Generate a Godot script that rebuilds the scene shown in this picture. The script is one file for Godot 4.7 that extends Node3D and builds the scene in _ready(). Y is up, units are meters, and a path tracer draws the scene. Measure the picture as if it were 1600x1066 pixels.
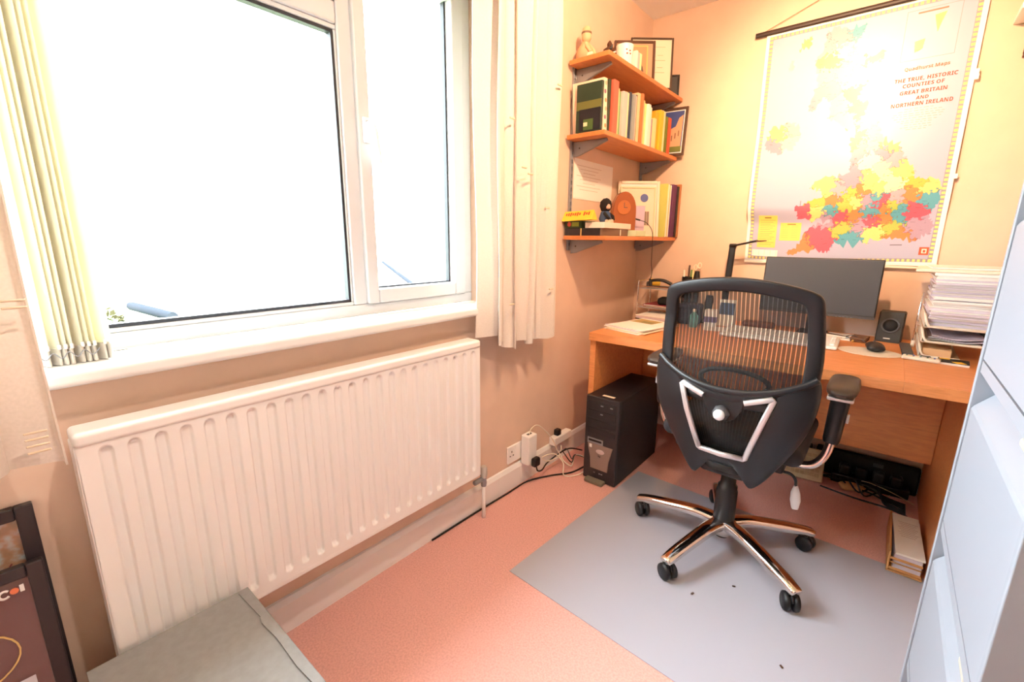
extends Node3D

const CAM := Vector3(1.26, 1.176, 2.759)
const DESK := 0.735
var M := {}
var used := {}
var boxes := {}
var rng := RandomNumberGenerator.new()
var font: SystemFont

# ---------------------------------------------------------------- helpers
func c8(r: float, g: float, b: float) -> Color:
	return Color(r / 255.0, g / 255.0, b / 255.0)

func mat(key: String, col: Color, rough := 0.6, metal := 0.0, spec := 0.5) -> StandardMaterial3D:
	if M.has(key):
		return M[key]
	var m := StandardMaterial3D.new()
	m.resource_name = key
	m.albedo_color = col
	m.roughness = rough
	m.metallic = metal
	m.metallic_specular = spec
	M[key] = m
	return m

func noise_tex(freq: float, ramp: Array, size := 512, oct := 4, sd := 1, kind := FastNoiseLite.TYPE_SIMPLEX_SMOOTH) -> NoiseTexture2D:
	var n := FastNoiseLite.new()
	n.seed = sd
	n.noise_type = kind
	n.frequency = freq
	n.fractal_octaves = oct
	var t := NoiseTexture2D.new()
	t.width = size
	t.height = size
	t.seamless = true
	t.noise = n
	if ramp.size() > 0:
		var g := Gradient.new()
		var offs := PackedFloat32Array()
		var cols := PackedColorArray()
		for i in ramp.size():
			offs.append(float(i) / float(ramp.size() - 1))
			cols.append(ramp[i])
		g.offsets = offs
		g.colors = cols
		t.color_ramp = g
	return t

func numbered(nm: String) -> String:
	if not used.has(nm):
		used[nm] = 0
		return nm
	used[nm] += 1
	return "%s_%03d" % [nm, used[nm]]

func thing(nm: String, label: String, cat: String, pos := Vector3.ZERO, rot := Vector3.ZERO, group := "") -> Node3D:
	var o := Node3D.new()
	o.name = numbered(nm)
	add_child(o, true)
	o.position = pos
	o.rotation_degrees = rot
	o.set_meta("label", label)
	o.set_meta("category", cat)
	if group != "":
		o.set_meta("group", group)
	return o

func struct(nm: String, label := "") -> Node3D:
	var o := Node3D.new()
	o.name = nm
	add_child(o, true)
	o.set_meta("kind", "structure")
	if label != "":
		o.set_meta("label", label)
	return o

func MI(parent: Node, nm: String, mesh: Mesh, m: Material, pos := Vector3.ZERO, rot := Vector3.ZERO) -> MeshInstance3D:
	var o := MeshInstance3D.new()
	o.name = nm
	o.mesh = mesh
	o.material_override = m
	parent.add_child(o, true)
	o.position = pos
	o.rotation_degrees = rot
	return o

func one(nm: String, label: String, cat: String, mesh: Mesh, m: Material, pos := Vector3.ZERO, rot := Vector3.ZERO, group := "") -> MeshInstance3D:
	var o := MI(self, numbered(nm), mesh, m, pos, rot)
	o.set_meta("label", label)
	o.set_meta("category", cat)
	if group != "":
		o.set_meta("group", group)
	return o

func begin() -> SurfaceTool:
	var st := SurfaceTool.new()
	st.begin(Mesh.PRIMITIVE_TRIANGLES)
	return st

# corners counter-clockwise as seen from outside; emitted clockwise for Godot
func quad(st: SurfaceTool, a: Vector3, b: Vector3, c: Vector3, d: Vector3) -> void:
	for v in [a, c, b, a, d, c]:
		st.add_vertex(v)

func finish(st: SurfaceTool) -> ArrayMesh:
	st.generate_normals()
	return st.commit()

# box with rounded edges, all six faces
func rbox(size: Vector3, r := 0.003, n := 1) -> ArrayMesh:
	var key := "%s %s %s" % [size, r, n]
	if boxes.has(key):
		return boxes[key]
	r = minf(r, minf(size.x, minf(size.y, size.z)) * 0.499)
	var h := size * 0.5 - Vector3(r, r, r)
	var sg := []
	var dd := []
	for i in n + 1:
		sg.append(-1.0)
		dd.append(tan(deg_to_rad(-45.0 + 45.0 * i / n)))
	for i in n + 1:
		sg.append(1.0)
		dd.append(tan(deg_to_rad(45.0 * i / n)))
	var k := sg.size()
	var st := begin()
	var axes := [[Vector3.RIGHT, Vector3.UP, Vector3.BACK], [Vector3.LEFT, Vector3.UP, Vector3.FORWARD], [Vector3.UP, Vector3.BACK, Vector3.RIGHT], [Vector3.DOWN, Vector3.FORWARD, Vector3.RIGHT], [Vector3.BACK, Vector3.RIGHT, Vector3.UP], [Vector3.FORWARD, Vector3.LEFT, Vector3.UP]]
	for ax in axes:
		var nn: Vector3 = ax[0]
		var uu: Vector3 = ax[1]
		var vv: Vector3 = ax[2]
		var P := []
		var N := []
		for i in k:
			for j in k:
				var dir: Vector3 = (nn + uu * dd[i] + vv * dd[j]).normalized()
				var s: Vector3 = nn + uu * sg[i] + vv * sg[j]
				P.append(Vector3(s.x * h.x, s.y * h.y, s.z * h.z) + dir * r)
				N.append(dir)
		for i in k - 1:
			for j in k - 1:
				for q in [i * k + j, (i + 1) * k + j + 1, (i + 1) * k + j, i * k + j, i * k + j + 1, (i + 1) * k + j + 1]:
					st.set_normal(N[q])
					st.add_vertex(P[q])
	var m := st.commit()
	boxes[key] = m
	return m

func B(parent: Node, nm: String, size: Vector3, pos: Vector3, m: Material, r := 0.003, rot := Vector3.ZERO, n := 1) -> MeshInstance3D:
	return MI(parent, nm, rbox(size, r, n), m, pos, rot)

# profile of (radius, height) from bottom to top, turned about y
func lathe(prof: Array, seg := 24) -> ArrayMesh:
	var st := begin()
	for i in prof.size() - 1:
		var p: Vector2 = prof[i]
		var q: Vector2 = prof[i + 1]
		st.set_smooth_group(i if absf(p.y - q.y) < 1e-5 else 1000)
		for j in seg:
			var a0 := TAU * j / seg
			var a1 := TAU * (j + 1) / seg
			var A := Vector3(cos(a0) * p.x, p.y, sin(a0) * p.x)
			var Bv := Vector3(cos(a1) * p.x, p.y, sin(a1) * p.x)
			var Cv := Vector3(cos(a1) * q.x, q.y, sin(a1) * q.x)
			var D := Vector3(cos(a0) * q.x, q.y, sin(a0) * q.x)
			if p.x < 1e-6:
				for v in [A, Cv, D]:
					st.add_vertex(v)
				continue
			if q.x < 1e-6:
				for v in [A, Bv, D]:
					st.add_vertex(v)
				continue
			for v in [A, Bv, Cv, A, Cv, D]:
				st.add_vertex(v)
	return finish(st)

func cyl(r0: float, r1: float, h: float, bev := 0.002, seg := 24) -> ArrayMesh:
	return lathe([Vector2(0, -h / 2), Vector2(r0 - bev, -h / 2), Vector2(r0, -h / 2 + bev), Vector2(r1, h / 2 - bev), Vector2(r1 - bev, h / 2), Vector2(0, h / 2)], seg)

func spline(pts: Array, n := 6, closed := false) -> Array:
	var out := []
	var k := pts.size()
	var last := k if closed else k - 1
	for i in last:
		var p0 = pts[(i - 1 + k) % k] if closed or i > 0 else pts[0]
		var p1 = pts[i]
		var p2 = pts[(i + 1) % k]
		var p3 = pts[(i + 2) % k] if closed or i + 2 < k else pts[k - 1]
		for j in n:
			var t := float(j) / n
			out.append(0.5 * ((2.0 * p1) + (p2 - p0) * t + (2.0 * p0 - 5.0 * p1 + 4.0 * p2 - p3) * t * t + (3.0 * p1 - p0 - 3.0 * p2 + p3) * t * t * t))
	if not closed:
		out.append(pts[k - 1])
	return out

# swept elliptical (or squarish) section; ws / hs: half width, half height along the path
func loft(pts: Array, ws: Array, hs: Array, sides := 10, up := Vector3.UP, sq := 1.0) -> ArrayMesh:
	var st := begin()
	var rings := []
	var k := pts.size()
	for i in k:
		var t: Vector3 = (pts[mini(i + 1, k - 1)] - pts[maxi(i - 1, 0)]).normalized()
		var side: Vector3 = t.cross(up)
		if side.length() < 1e-4:
			side = t.cross(Vector3.RIGHT)
		side = side.normalized()
		var uu: Vector3 = side.cross(t).normalized()
		var w: float = ws[mini(i, ws.size() - 1)]
		var h: float = hs[mini(i, hs.size() - 1)]
		var ring := []
		for j in sides:
			var a := TAU * j / sides
			var ca := cos(a)
			var sa := sin(a)
			ring.append(pts[i] + side * (signf(ca) * pow(absf(ca), sq) * w) + uu * (signf(sa) * pow(absf(sa), sq) * h))
		rings.append(ring)
	st.set_smooth_group(1)
	for i in k - 1:
		for j in sides:
			var j2 := (j + 1) % sides
			quad(st, rings[i][j], rings[i][j2], rings[i + 1][j2], rings[i + 1][j])
	st.set_smooth_group(2)
	for j in range(1, sides - 1):
		for v in [rings[0][0], rings[0][j], rings[0][j + 1]]:
			st.add_vertex(v)
	st.set_smooth_group(3)
	for j in range(1, sides - 1):
		for v in [rings[k - 1][0], rings[k - 1][j + 1], rings[k - 1][j]]:
			st.add_vertex(v)
	return finish(st)

func tube(pts: Array, r: float, sides := 8) -> ArrayMesh:
	return loft(pts, [r], [r], sides, Vector3(0.13, 0.97, 0.21).normalized())

# polygon in xy, extruded to +-depth/2 along z, small bevel
func prism(poly: PackedVector2Array, depth: float, bev := 0.0) -> ArrayMesh:
	if Geometry2D.is_polygon_clockwise(poly):
		poly.reverse()
	var st := begin()
	var inner := poly
	if bev > 0.0:
		var off := Geometry2D.offset_polygon(poly, -bev, Geometry2D.JOIN_MITER)
		if off.size() == 1 and off[0].size() == poly.size():
			var cand: PackedVector2Array = off[0]
			if Geometry2D.is_polygon_clockwise(cand):
				cand.reverse()
			var best := 0
			var bd := 1e9
			for i in cand.size():
				if cand[i].distance_to(poly[0]) < bd:
					bd = cand[i].distance_to(poly[0])
					best = i
			inner = PackedVector2Array()
			for i in cand.size():
				inner.append(cand[(i + best) % cand.size()])
		else:
			bev = 0.0
	var tri := Geometry2D.triangulate_polygon(inner)
	var h := depth / 2.0
	st.set_smooth_group(-1)
	for i in range(0, tri.size(), 3):
		var a := inner[tri[i]]
		var b := inner[tri[i + 1]]
		var c := inner[tri[i + 2]]
		if (b - a).cross(c - a) < 0.0:
			var s := b
			b = c
			c = s
		for v in [a, c, b]:
			st.add_vertex(Vector3(v.x, v.y, h))
		for v in [a, b, c]:
			st.add_vertex(Vector3(v.x, v.y, -h))
	var n := poly.size()
	for i in n:
		var p := poly[i]
		var q := poly[(i + 1) % n]
		var hh := h - bev
		quad(st, Vector3(p.x, p.y, -hh), Vector3(q.x, q.y, -hh), Vector3(q.x, q.y, hh), Vector3(p.x, p.y, hh))
		if bev > 0.0:
			var pi2 := inner[i]
			var qi := inner[(i + 1) % n]
			quad(st, Vector3(p.x, p.y, hh), Vector3(q.x, q.y, hh), Vector3(qi.x, qi.y, h), Vector3(pi2.x, pi2.y, h))
			quad(st, Vector3(pi2.x, pi2.y, -h), Vector3(qi.x, qi.y, -h), Vector3(q.x, q.y, -hh), Vector3(p.x, p.y, -hh))
	return finish(st)

# thick sheet over u,v in 0..1; outside is the side from which u runs right and v runs up
func sheet(nu: int, nv: int, fn: Callable, thick: float, double := true) -> ArrayMesh:
	var P := []
	for j in nv + 1:
		for i in nu + 1:
			P.append(fn.call(float(i) / nu, float(j) / nv))
	var N := []
	for j in nv + 1:
		for i in nu + 1:
			var a: Vector3 = P[j * (nu + 1) + mini(i + 1, nu)] - P[j * (nu + 1) + maxi(i - 1, 0)]
			var b: Vector3 = P[mini(j + 1, nv) * (nu + 1) + i] - P[maxi(j - 1, 0) * (nu + 1) + i]
			N.append(a.cross(b).normalized())
	var st := begin()
	var emit := func(i: int, j: int, back: bool) -> void:
		var k := j * (nu + 1) + i
		st.set_uv(Vector2(float(i) / nu, 1.0 - float(j) / nv))
		st.set_normal(-N[k] if back else N[k])
		st.add_vertex(P[k] - N[k] * thick if back else P[k])
	for j in nv:
		for i in nu:
			for q in [[i, j], [i + 1, j + 1], [i + 1, j], [i, j], [i, j + 1], [i + 1, j + 1]]:
				emit.call(q[0], q[1], false)
			if double:
				for q in [[i, j], [i + 1, j], [i + 1, j + 1], [i, j], [i + 1, j + 1], [i, j + 1]]:
					emit.call(q[0], q[1], true)
	if double:
		var loop := []
		for i in nu:
			loop.append([i, 0])
		for j in nv:
			loop.append([nu, j])
		for i in nu:
			loop.append([nu - i, nv])
		for j in nv:
			loop.append([0, nv - j])
		for q in loop.size():
			var a = loop[q]
			var b = loop[(q + 1) % loop.size()]
			var ka: int = a[1] * (nu + 1) + a[0]
			var kb: int = b[1] * (nu + 1) + b[0]
			var A: Vector3 = P[ka]
			var Bv: Vector3 = P[kb]
			var A2: Vector3 = A - N[ka] * thick
			var B2: Vector3 = Bv - N[kb] * thick
			var nn := (Bv - A).cross(N[ka]).normalized()
			for v in [A, B2, A2, A, Bv, B2]:
				st.set_uv(Vector2(float(a[0]) / nu, 1.0 - float(a[1]) / nv))
				st.set_normal(nn)
				st.add_vertex(v)
	return st.commit()

# closed ring between two loops in xy, laid on a depth field; thick along -z
func ring(outer: Array, inner: Array, depth: Callable, thick: float) -> ArrayMesh:
	var prof := [[0.0, 0.3], [0.04, 0.1], [0.14, 0.0], [0.86, 0.0], [0.96, 0.1], [1.0, 0.3], [1.0, 0.7], [0.9, 1.0], [0.1, 1.0], [0.0, 0.7]]
	var st := begin()
	var G := []
	for i in outer.size():
		var row := []
		for pr in prof:
			var p: Vector2 = outer[i].lerp(inner[i], pr[0])
			row.append(Vector3(p.x, p.y, depth.call(p.x, p.y) - thick * pr[1]))
		G.append(row)
	var k := outer.size()
	for i in k:
		for j in prof.size():
			var j2 := (j + 1) % prof.size()
			var i2 := (i + 1) % k
			quad(st, G[i][j], G[i][j2], G[i2][j2], G[i2][j])
	return finish(st)

func text(parent: Node, nm: String, s: String, width: float, height: float, m: Material, pos: Vector3, rot := Vector3.ZERO) -> MeshInstance3D:
	var tm := TextMesh.new()
	tm.font = font
	tm.font_size = 48
	tm.pixel_size = 0.001
	tm.depth = 0.02
	tm.curve_step = 1.0
	tm.text = s
	var ab := tm.get_aabb()
	var o := MI(parent, nm, tm, m, pos, rot)
	o.scale = Vector3(width / maxf(ab.size.x, 1e-4), height / maxf(ab.size.y, 1e-4), 0.03)
	return o

func joined(parts: Array) -> ArrayMesh:
	var st := begin()
	for p in parts:
		st.append_from(p[0], 0, p[1])
	return st.commit()

func at(p: Vector3) -> Transform3D:
	return Transform3D(Basis.IDENTITY, p)

# ---------------------------------------------------------------- scene
func _ready() -> void:
	rng.seed = 7
	set_camera_and_light()
	materials()
	room()
	window()
	outside()
	radiator()
	curtains_and_blind()
	desk()
	chair()
	cabinet()
	shelves()
	shelf_items()
	wall_map()
	desk_items()
	tower()
	under_desk()
	low_left()
	sockets()
	right_edge()
	lamp_bar()

func set_camera_and_light() -> void:
	var cam := Camera3D.new()
	cam.name = "camera"
	var yaw := deg_to_rad(39.668)
	var pitch := deg_to_rad(12.844)
	var roll := deg_to_rad(0.582)
	var f := Vector3(-sin(yaw) * cos(pitch), -sin(pitch), -cos(yaw) * cos(pitch))
	var r := Vector3(cos(yaw), 0, -sin(yaw))
	var u := r.cross(f)
	var r2 := r * cos(roll) + u * sin(roll)
	var u2 := u * cos(roll) - r * sin(roll)
	cam.transform = Transform3D(Basis(r2, u2, -f), CAM)
	cam.fov = rad_to_deg(2.0 * atan(533.0 / 704.6))
	cam.near = 0.02
	cam.far = 200.0
	add_child(cam)
	cam.current = true
	var sm := ProceduralSkyMaterial.new()
	sm.sky_top_color = Color(0.92, 0.976, 1.0)
	sm.sky_horizon_color = Color(0.93, 0.98, 1.0)
	sm.ground_horizon_color = Color(0.8, 0.8, 0.8)
	sm.ground_bottom_color = Color(0.5, 0.5, 0.5)
	sm.energy_multiplier = 36.0
	var sky := Sky.new()
	sky.sky_material = sm
	var env := Environment.new()
	env.background_mode = Environment.BG_SKY
	env.sky = sky
	env.tonemap_mode = Environment.TONE_MAPPER_LINEAR
	env.tonemap_exposure = 1.07
	env.sdfgi_enabled = true
	env.ssao_enabled = true
	env.ssil_enabled = true
	var we := WorldEnvironment.new()
	we.name = "world_environment"
	we.environment = env
	add_child(we)
	font = SystemFont.new()
	font.font_names = PackedStringArray(["Droid Sans"])
	font.font_weight = 700

func materials() -> void:
	var w := mat("wall", c8(228, 197, 174), 0.85)
	w.albedo_texture = noise_tex(0.02, [Color(0.97, 0.97, 0.97), Color(1, 1, 1)], 256, 4, 3)
	w.uv1_triplanar = true
	w.uv1_world_triplanar = true
	w.uv1_scale = Vector3(1.2, 1.2, 1.2)
	mat("ceiling", c8(248, 245, 240), 0.9)
	mat("gloss_white", c8(244, 242, 240), 0.3)
	mat("upvc", c8(202, 204, 208), 0.3)
	mat("rubber", c8(30, 32, 40), 0.6)
	mat("radiator", c8(245, 241, 238), 0.32)
	var cp := mat("carpet", c8(236, 178, 166), 0.95, 0.0, 0.2)
	cp.albedo_texture = noise_tex(0.09, [Color(0.88, 0.87, 0.87), Color(0.95, 0.945, 0.945), Color(1, 1, 1)], 1024, 6, 11)
	cp.uv1_triplanar = true
	cp.uv1_world_triplanar = true
	cp.uv1_scale = Vector3(1.3, 1.3, 1.3)
	cp.heightmap_enabled = true
	cp.heightmap_texture = noise_tex(0.25, [], 512, 3, 5)
	cp.heightmap_scale = 0.14
	cp.rim_enabled = true
	cp.rim = 0.4
	cp.rim_tint = 0.7
	var wd := mat("wood", c8(234, 155, 95), 0.38)
	wd.albedo_texture = noise_tex(0.012, [Color(0.9, 0.87, 0.85), Color(1, 1, 1), Color(0.95, 0.93, 0.92), Color(1, 0.99, 0.98)], 512, 5, 21)
	wd.uv1_triplanar = true
	wd.uv1_world_triplanar = true
	wd.uv1_scale = Vector3(0.7, 5.0, 5.0)
	var ws := mat("shelf_wood", c8(216, 132, 76), 0.42)
	ws.albedo_texture = wd.albedo_texture
	ws.uv1_triplanar = true
	ws.uv1_world_triplanar = true
	ws.uv1_scale = Vector3(5.0, 5.0, 0.7)
	mat("clock_wood", c8(158, 84, 42), 0.4)
	mat("steel_grey", c8(150, 152, 158), 0.4, 0.5)
	mat("black_plastic", c8(22, 21, 23), 0.42)
	mat("black_satin", c8(27, 27, 30), 0.36)
	mat("black_soft", c8(22, 22, 25), 0.8)
	mat("dark_grey", c8(70, 68, 70), 0.55)
	mat("chrome", c8(232, 228, 226), 0.08, 1.0)
	mat("silver", c8(222, 218, 220), 0.32, 0.65)
	mat("silver_knob", c8(224, 222, 224), 0.4, 0.2)
	var fab := mat("mesh_fabric", Color(0.115, 0.095, 0.09, 0.8), 0.9)
	fab.transparency = BaseMaterial3D.TRANSPARENCY_ALPHA
	mat("seat_fabric", c8(44, 42, 44), 0.95)
	var pv := mat("chair_mat", Color(0.77, 0.765, 0.81, 0.74), 0.42)
	pv.transparency = BaseMaterial3D.TRANSPARENCY_ALPHA
	mat("cabinet", c8(138, 142, 151), 0.4)
	mat("cabinet_side", c8(138, 142, 151), 0.45)
	var cu := mat("curtain", c8(243, 231, 221), 0.9)
	cu.backlight_enabled = true
	cu.backlight = Color(0.6, 0.58, 0.56)
	cu.albedo_texture = noise_tex(0.12, [Color(0.95, 0.95, 0.94), Color(1, 1, 1)], 256, 4, 31)
	cu.uv1_triplanar = true
	cu.uv1_scale = Vector3(4, 4, 4)
	mat("stitch", c8(226, 204, 178), 0.9)
	var sl := mat("blind_fabric", c8(247, 246, 234), 0.8)
	sl.backlight_enabled = true
	sl.backlight = Color(0.95, 0.94, 0.87)
	mat("blind_weight", c8(206, 200, 190), 0.4)
	mat("paper", c8(248, 244, 238), 0.8)
	mat("paper_lilac", c8(226, 216, 226), 0.8)
	mat("paper_cream", c8(244, 230, 205), 0.8)
	mat("screen", c8(70, 71, 76), 0.35)
	var gl := mat("glass", Color(0.95, 0.98, 1.0, 0.002), 0.02)
	gl.transparency = BaseMaterial3D.TRANSPARENCY_ALPHA
	var cv := mat("clear_cover", Color(1, 1, 1, 0.01), 0.05)
	cv.transparency = BaseMaterial3D.TRANSPARENCY_ALPHA
	mat("beige_plastic", c8(206, 186, 150), 0.5)
	mat("cream_plastic", c8(240, 228, 208), 0.45)
	mat("white_plastic", c8(246, 243, 240), 0.4)
	var cb := mat("grey_card", c8(146, 143, 141), 0.85)
	cb.albedo_texture = noise_tex(0.05, [Color(0.93, 0.93, 0.93), Color(1, 1, 1)], 256, 4, 41)
	cb.uv1_triplanar = true
	cb.uv1_scale = Vector3(3, 3, 3)
	mat("buff_card", c8(205, 150, 96), 0.85)

func room() -> void:
	var fl := struct("floor")
	MI(fl, "carpet", rbox(Vector3(2.4, 0.1, 3.8), 0.001), M.carpet, Vector3(0.95, -0.05, 1.6))
	var ce := struct("ceiling")
	MI(ce, "plaster", rbox(Vector3(2.7, 0.12, 3.8), 0.001), M.ceiling, Vector3(0.9, 2.462, 1.6))
	var wl := struct("wall_left")
	var O0 := 1.41
	var O1 := 3.16
	var y0 := 0.88
	var y1 := 2.09
	var T := 0.25
	var P := []
	for b in [[-0.2, O0, 0.0, 2.402], [O1, 3.55, 0.0, 2.402], [O0, O1, 0.0, y0], [O0, O1, y1, 2.402]]:
		var bm := BoxMesh.new()
		bm.size = Vector3(T, b[3] - b[2], b[1] - b[0])
		P.append([bm, at(Vector3(-T / 2, (b[2] + b[3]) / 2, (b[0] + b[1]) / 2))])
	MI(wl, "plaster", joined(P), M.wall)
	var wb := struct("wall_back")
	MI(wb, "plaster", rbox(Vector3(2.4, 2.402, 0.2), 0.001), M.wall, Vector3(1.2, 1.201, -0.1))
	var wr := struct("wall_right")
	MI(wr, "plaster", rbox(Vector3(0.2, 2.402, 3.8), 0.001), M.wall, Vector3(2.15, 1.201, 1.6))
	var wf := struct("wall_front")
	MI(wf, "plaster", rbox(Vector3(2.3, 2.402, 0.2), 0.001), M.wall, Vector3(1.0, 1.201, 3.5))
	var dr := struct("door_1", "white panelled door in the wall behind the camera")
	B(dr, "door_leaf", Vector3(0.8, 2.0, 0.04), Vector3(0.95, 1.002, 3.382), M.gloss_white, 0.003)
	for q in [[0.76, 1.45], [1.14, 1.45], [0.76, 0.55], [1.14, 0.55]]:
		B(dr, "door_panel", Vector3(0.3, 0.72, 0.012), Vector3(q[0], q[1], 3.36), M.gloss_white, 0.004)
	for q in [[0.52, 0.06, 2.06, 1.03], [1.38, 0.06, 2.06, 1.03]]:
		B(dr, "architrave", Vector3(q[1], q[2], 0.05), Vector3(q[0], q[3], 3.378), M.gloss_white, 0.004)
	# skirting: board with a chamfered top edge
	var prof := PackedVector2Array([Vector2(0, 0), Vector2(0.016, 0), Vector2(0.016, 0.095), Vector2(0.008, 0.112), Vector2(0, 0.114)])
	var bl := struct("baseboard_left")
	MI(bl, "board", prism(prof, 3.35), M.gloss_white, Vector3(0, 0, 1.675))
	var bb := struct("baseboard_back")
	MI(bb, "board", prism(prof, 2.05), M.gloss_white, Vector3(1.025, 0, 0), Vector3(0, -90, 0))
	# translucent studded floor mat
	var cm := prism(PackedVector2Array([Vector2(0, 0), Vector2(1.12, 0), Vector2(1.12, 0.985), Vector2(0, 0.985)]), 0.003, 0.0008)
	one("chair_mat", "translucent pale grey plastic mat on the pink carpet under the office chair", "floor mat", cm, M.chair_mat, Vector3(0.362, 0.0021, 1.678), Vector3(-90, -2.7, 0))
	for q in [[1.005, 1.232, 20], [0.906, 1.358, 70], [1.19, 1.47, 140]]:
		one("leaf_crumb", "tiny dark crumb lying on the plastic floor mat", "crumb", rbox(Vector3(0.011, 0.004, 0.006), 0.0019), mat("crumb", c8(70, 45, 35), 0.9), Vector3(q[0], 0.0058, q[1]), Vector3(0, q[2], 0), "crumbs on the floor mat")

func window() -> void:
	var w := struct("window_1")
	var X := -0.115
	var D := 0.07
	var bar := func(nm: String, z0: float, z1: float, y0: float, y1: float, x := X, d := D, r := 0.006) -> void:
		B(w, nm, Vector3(d, y1 - y0, z1 - z0), Vector3(x, (y0 + y1) / 2, (z0 + z1) / 2), M.upvc, r, Vector3.ZERO, 2)
	bar.call("frame_bottom", 1.41, 3.16, 0.915, 0.955)
	bar.call("frame_top", 1.41, 3.16, 2.05, 2.09)
	bar.call("frame_side", 1.41, 1.455, 0.955, 2.05)
	bar.call("frame_side", 3.115, 3.16, 0.955, 2.05)
	bar.call("mullion", 2.625, 2.67, 0.955, 2.05)
	bar.call("mullion", 1.905, 1.955, 0.955, 2.05)
	bar.call("transom", 1.955, 2.625, 1.775, 1.835)
	# glazing beads of the fixed pane and the top light
	for q in [["bead", 1.955, 2.625, 0.955, 0.966], ["bead", 1.955, 2.625, 1.762, 1.775], ["bead", 2.598, 2.625, 0.966, 1.762], ["bead", 1.955, 1.962, 0.966, 1.762]]:
		bar.call(q[0], q[1], q[2], q[3], q[4], X + 0.004, 0.05, 0.003)
	# opening casements at both ends
	var sx := X + 0.014
	for e in [[1.455, 1.911, 1.513, 1.866], [2.66, 3.115, 2.705, 3.06]]:
		var sash := Node3D.new()
		sash.name = "casement"
		w.add_child(sash, true)
		for q in [["stile", e[0], e[2], 0.955, 2.05], ["stile", e[3], e[1], 0.955, 2.05], ["rail", e[2], e[3], 0.955, 1.003], ["rail", e[2], e[3], 1.99, 2.05]]:
			B(sash, q[0], Vector3(0.07, q[4] - q[3], q[2] - q[1]), Vector3(sx, (q[3] + q[4]) / 2, (q[1] + q[2]) / 2), M.upvc, 0.007, Vector3.ZERO, 2)
		var mid: float = (e[2] + e[3]) / 2
		MI(sash, "pane", rbox(Vector3(0.004, 0.995, 0.36), 0.0005), M.glass, Vector3(X, 1.497, mid))
		for zz in [e[2] + 0.004, e[3] - 0.004]:
			B(sash, "gasket", Vector3(0.02, 0.99, 0.006), Vector3(X + 0.006, 1.497, zz), M.rubber, 0.001)
		B(sash, "gasket", Vector3(0.02, 0.005, 0.345), Vector3(X + 0.006, 1.006, mid), M.rubber, 0.001)
	# top light sash
	var tl := Node3D.new()
	tl.name = "top_light"
	w.add_child(tl, true)
	for q in [["stile", 1.955, 2.0, 1.835, 2.05], ["stile", 2.58, 2.625, 1.835, 2.05], ["rail", 2.0, 2.58, 1.835, 1.88], ["rail", 2.0, 2.58, 2.005, 2.05]]:
		B(tl, q[0], Vector3(0.07, q[4] - q[3], q[2] - q[1]), Vector3(sx, (q[3] + q[4]) / 2, (q[1] + q[2]) / 2), M.upvc, 0.007, Vector3.ZERO, 2)
	MI(tl, "pane", rbox(Vector3(0.004, 0.13, 0.585), 0.0005), M.glass, Vector3(X, 1.942, 2.29))
	MI(w, "pane", rbox(Vector3(0.004, 0.8, 0.64), 0.0005), M.glass, Vector3(X, 1.364, 2.28))
	for q in [[0.636, 0.009, 2.28, 0.9705], [0.636, 0.009, 2.28, 1.7575]]:
		B(w, "gasket", Vector3(0.024, q[1], q[0]), Vector3(X + 0.014, q[3], q[2]), M.rubber, 0.001)
	for q in [[1.9655], [2.5945]]:
		B(w, "gasket", Vector3(0.024, 0.785, 0.009), Vector3(X + 0.014, 1.364, q[0]), M.rubber, 0.001)
	var h := Node3D.new()
	h.name = "window_handle"
	w.add_child(h, true)
	B(h, "handle_plate", Vector3(0.01, 0.075, 0.024), Vector3(sx + 0.039, 1.50, 1.886), M.white_plastic, 0.004, Vector3.ZERO, 2)
	MI(h, "lever", loft(spline([Vector3(0.04, 1.515, 1.886), Vector3(0.062, 1.515, 1.884), Vector3(0.07, 1.495, 1.876), Vector3(0.068, 1.45, 1.868), Vector3(0.07, 1.40, 1.866)], 5), [0.007], [0.009], 10), M.white_plastic, Vector3(sx, 0, 0))
	MI(h, "lock_button", cyl(0.005, 0.005, 0.006, 0.001, 12), M.steel_grey, Vector3(sx + 0.046, 1.522, 1.886), Vector3(0, 0, 90))
	var s := struct("trim_1")
	MI(s, "window_sill", rbox(Vector3(0.145, 0.036, 1.79), 0.013, 3), M.gloss_white, Vector3(-0.0125, 0.898, 2.285))

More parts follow.
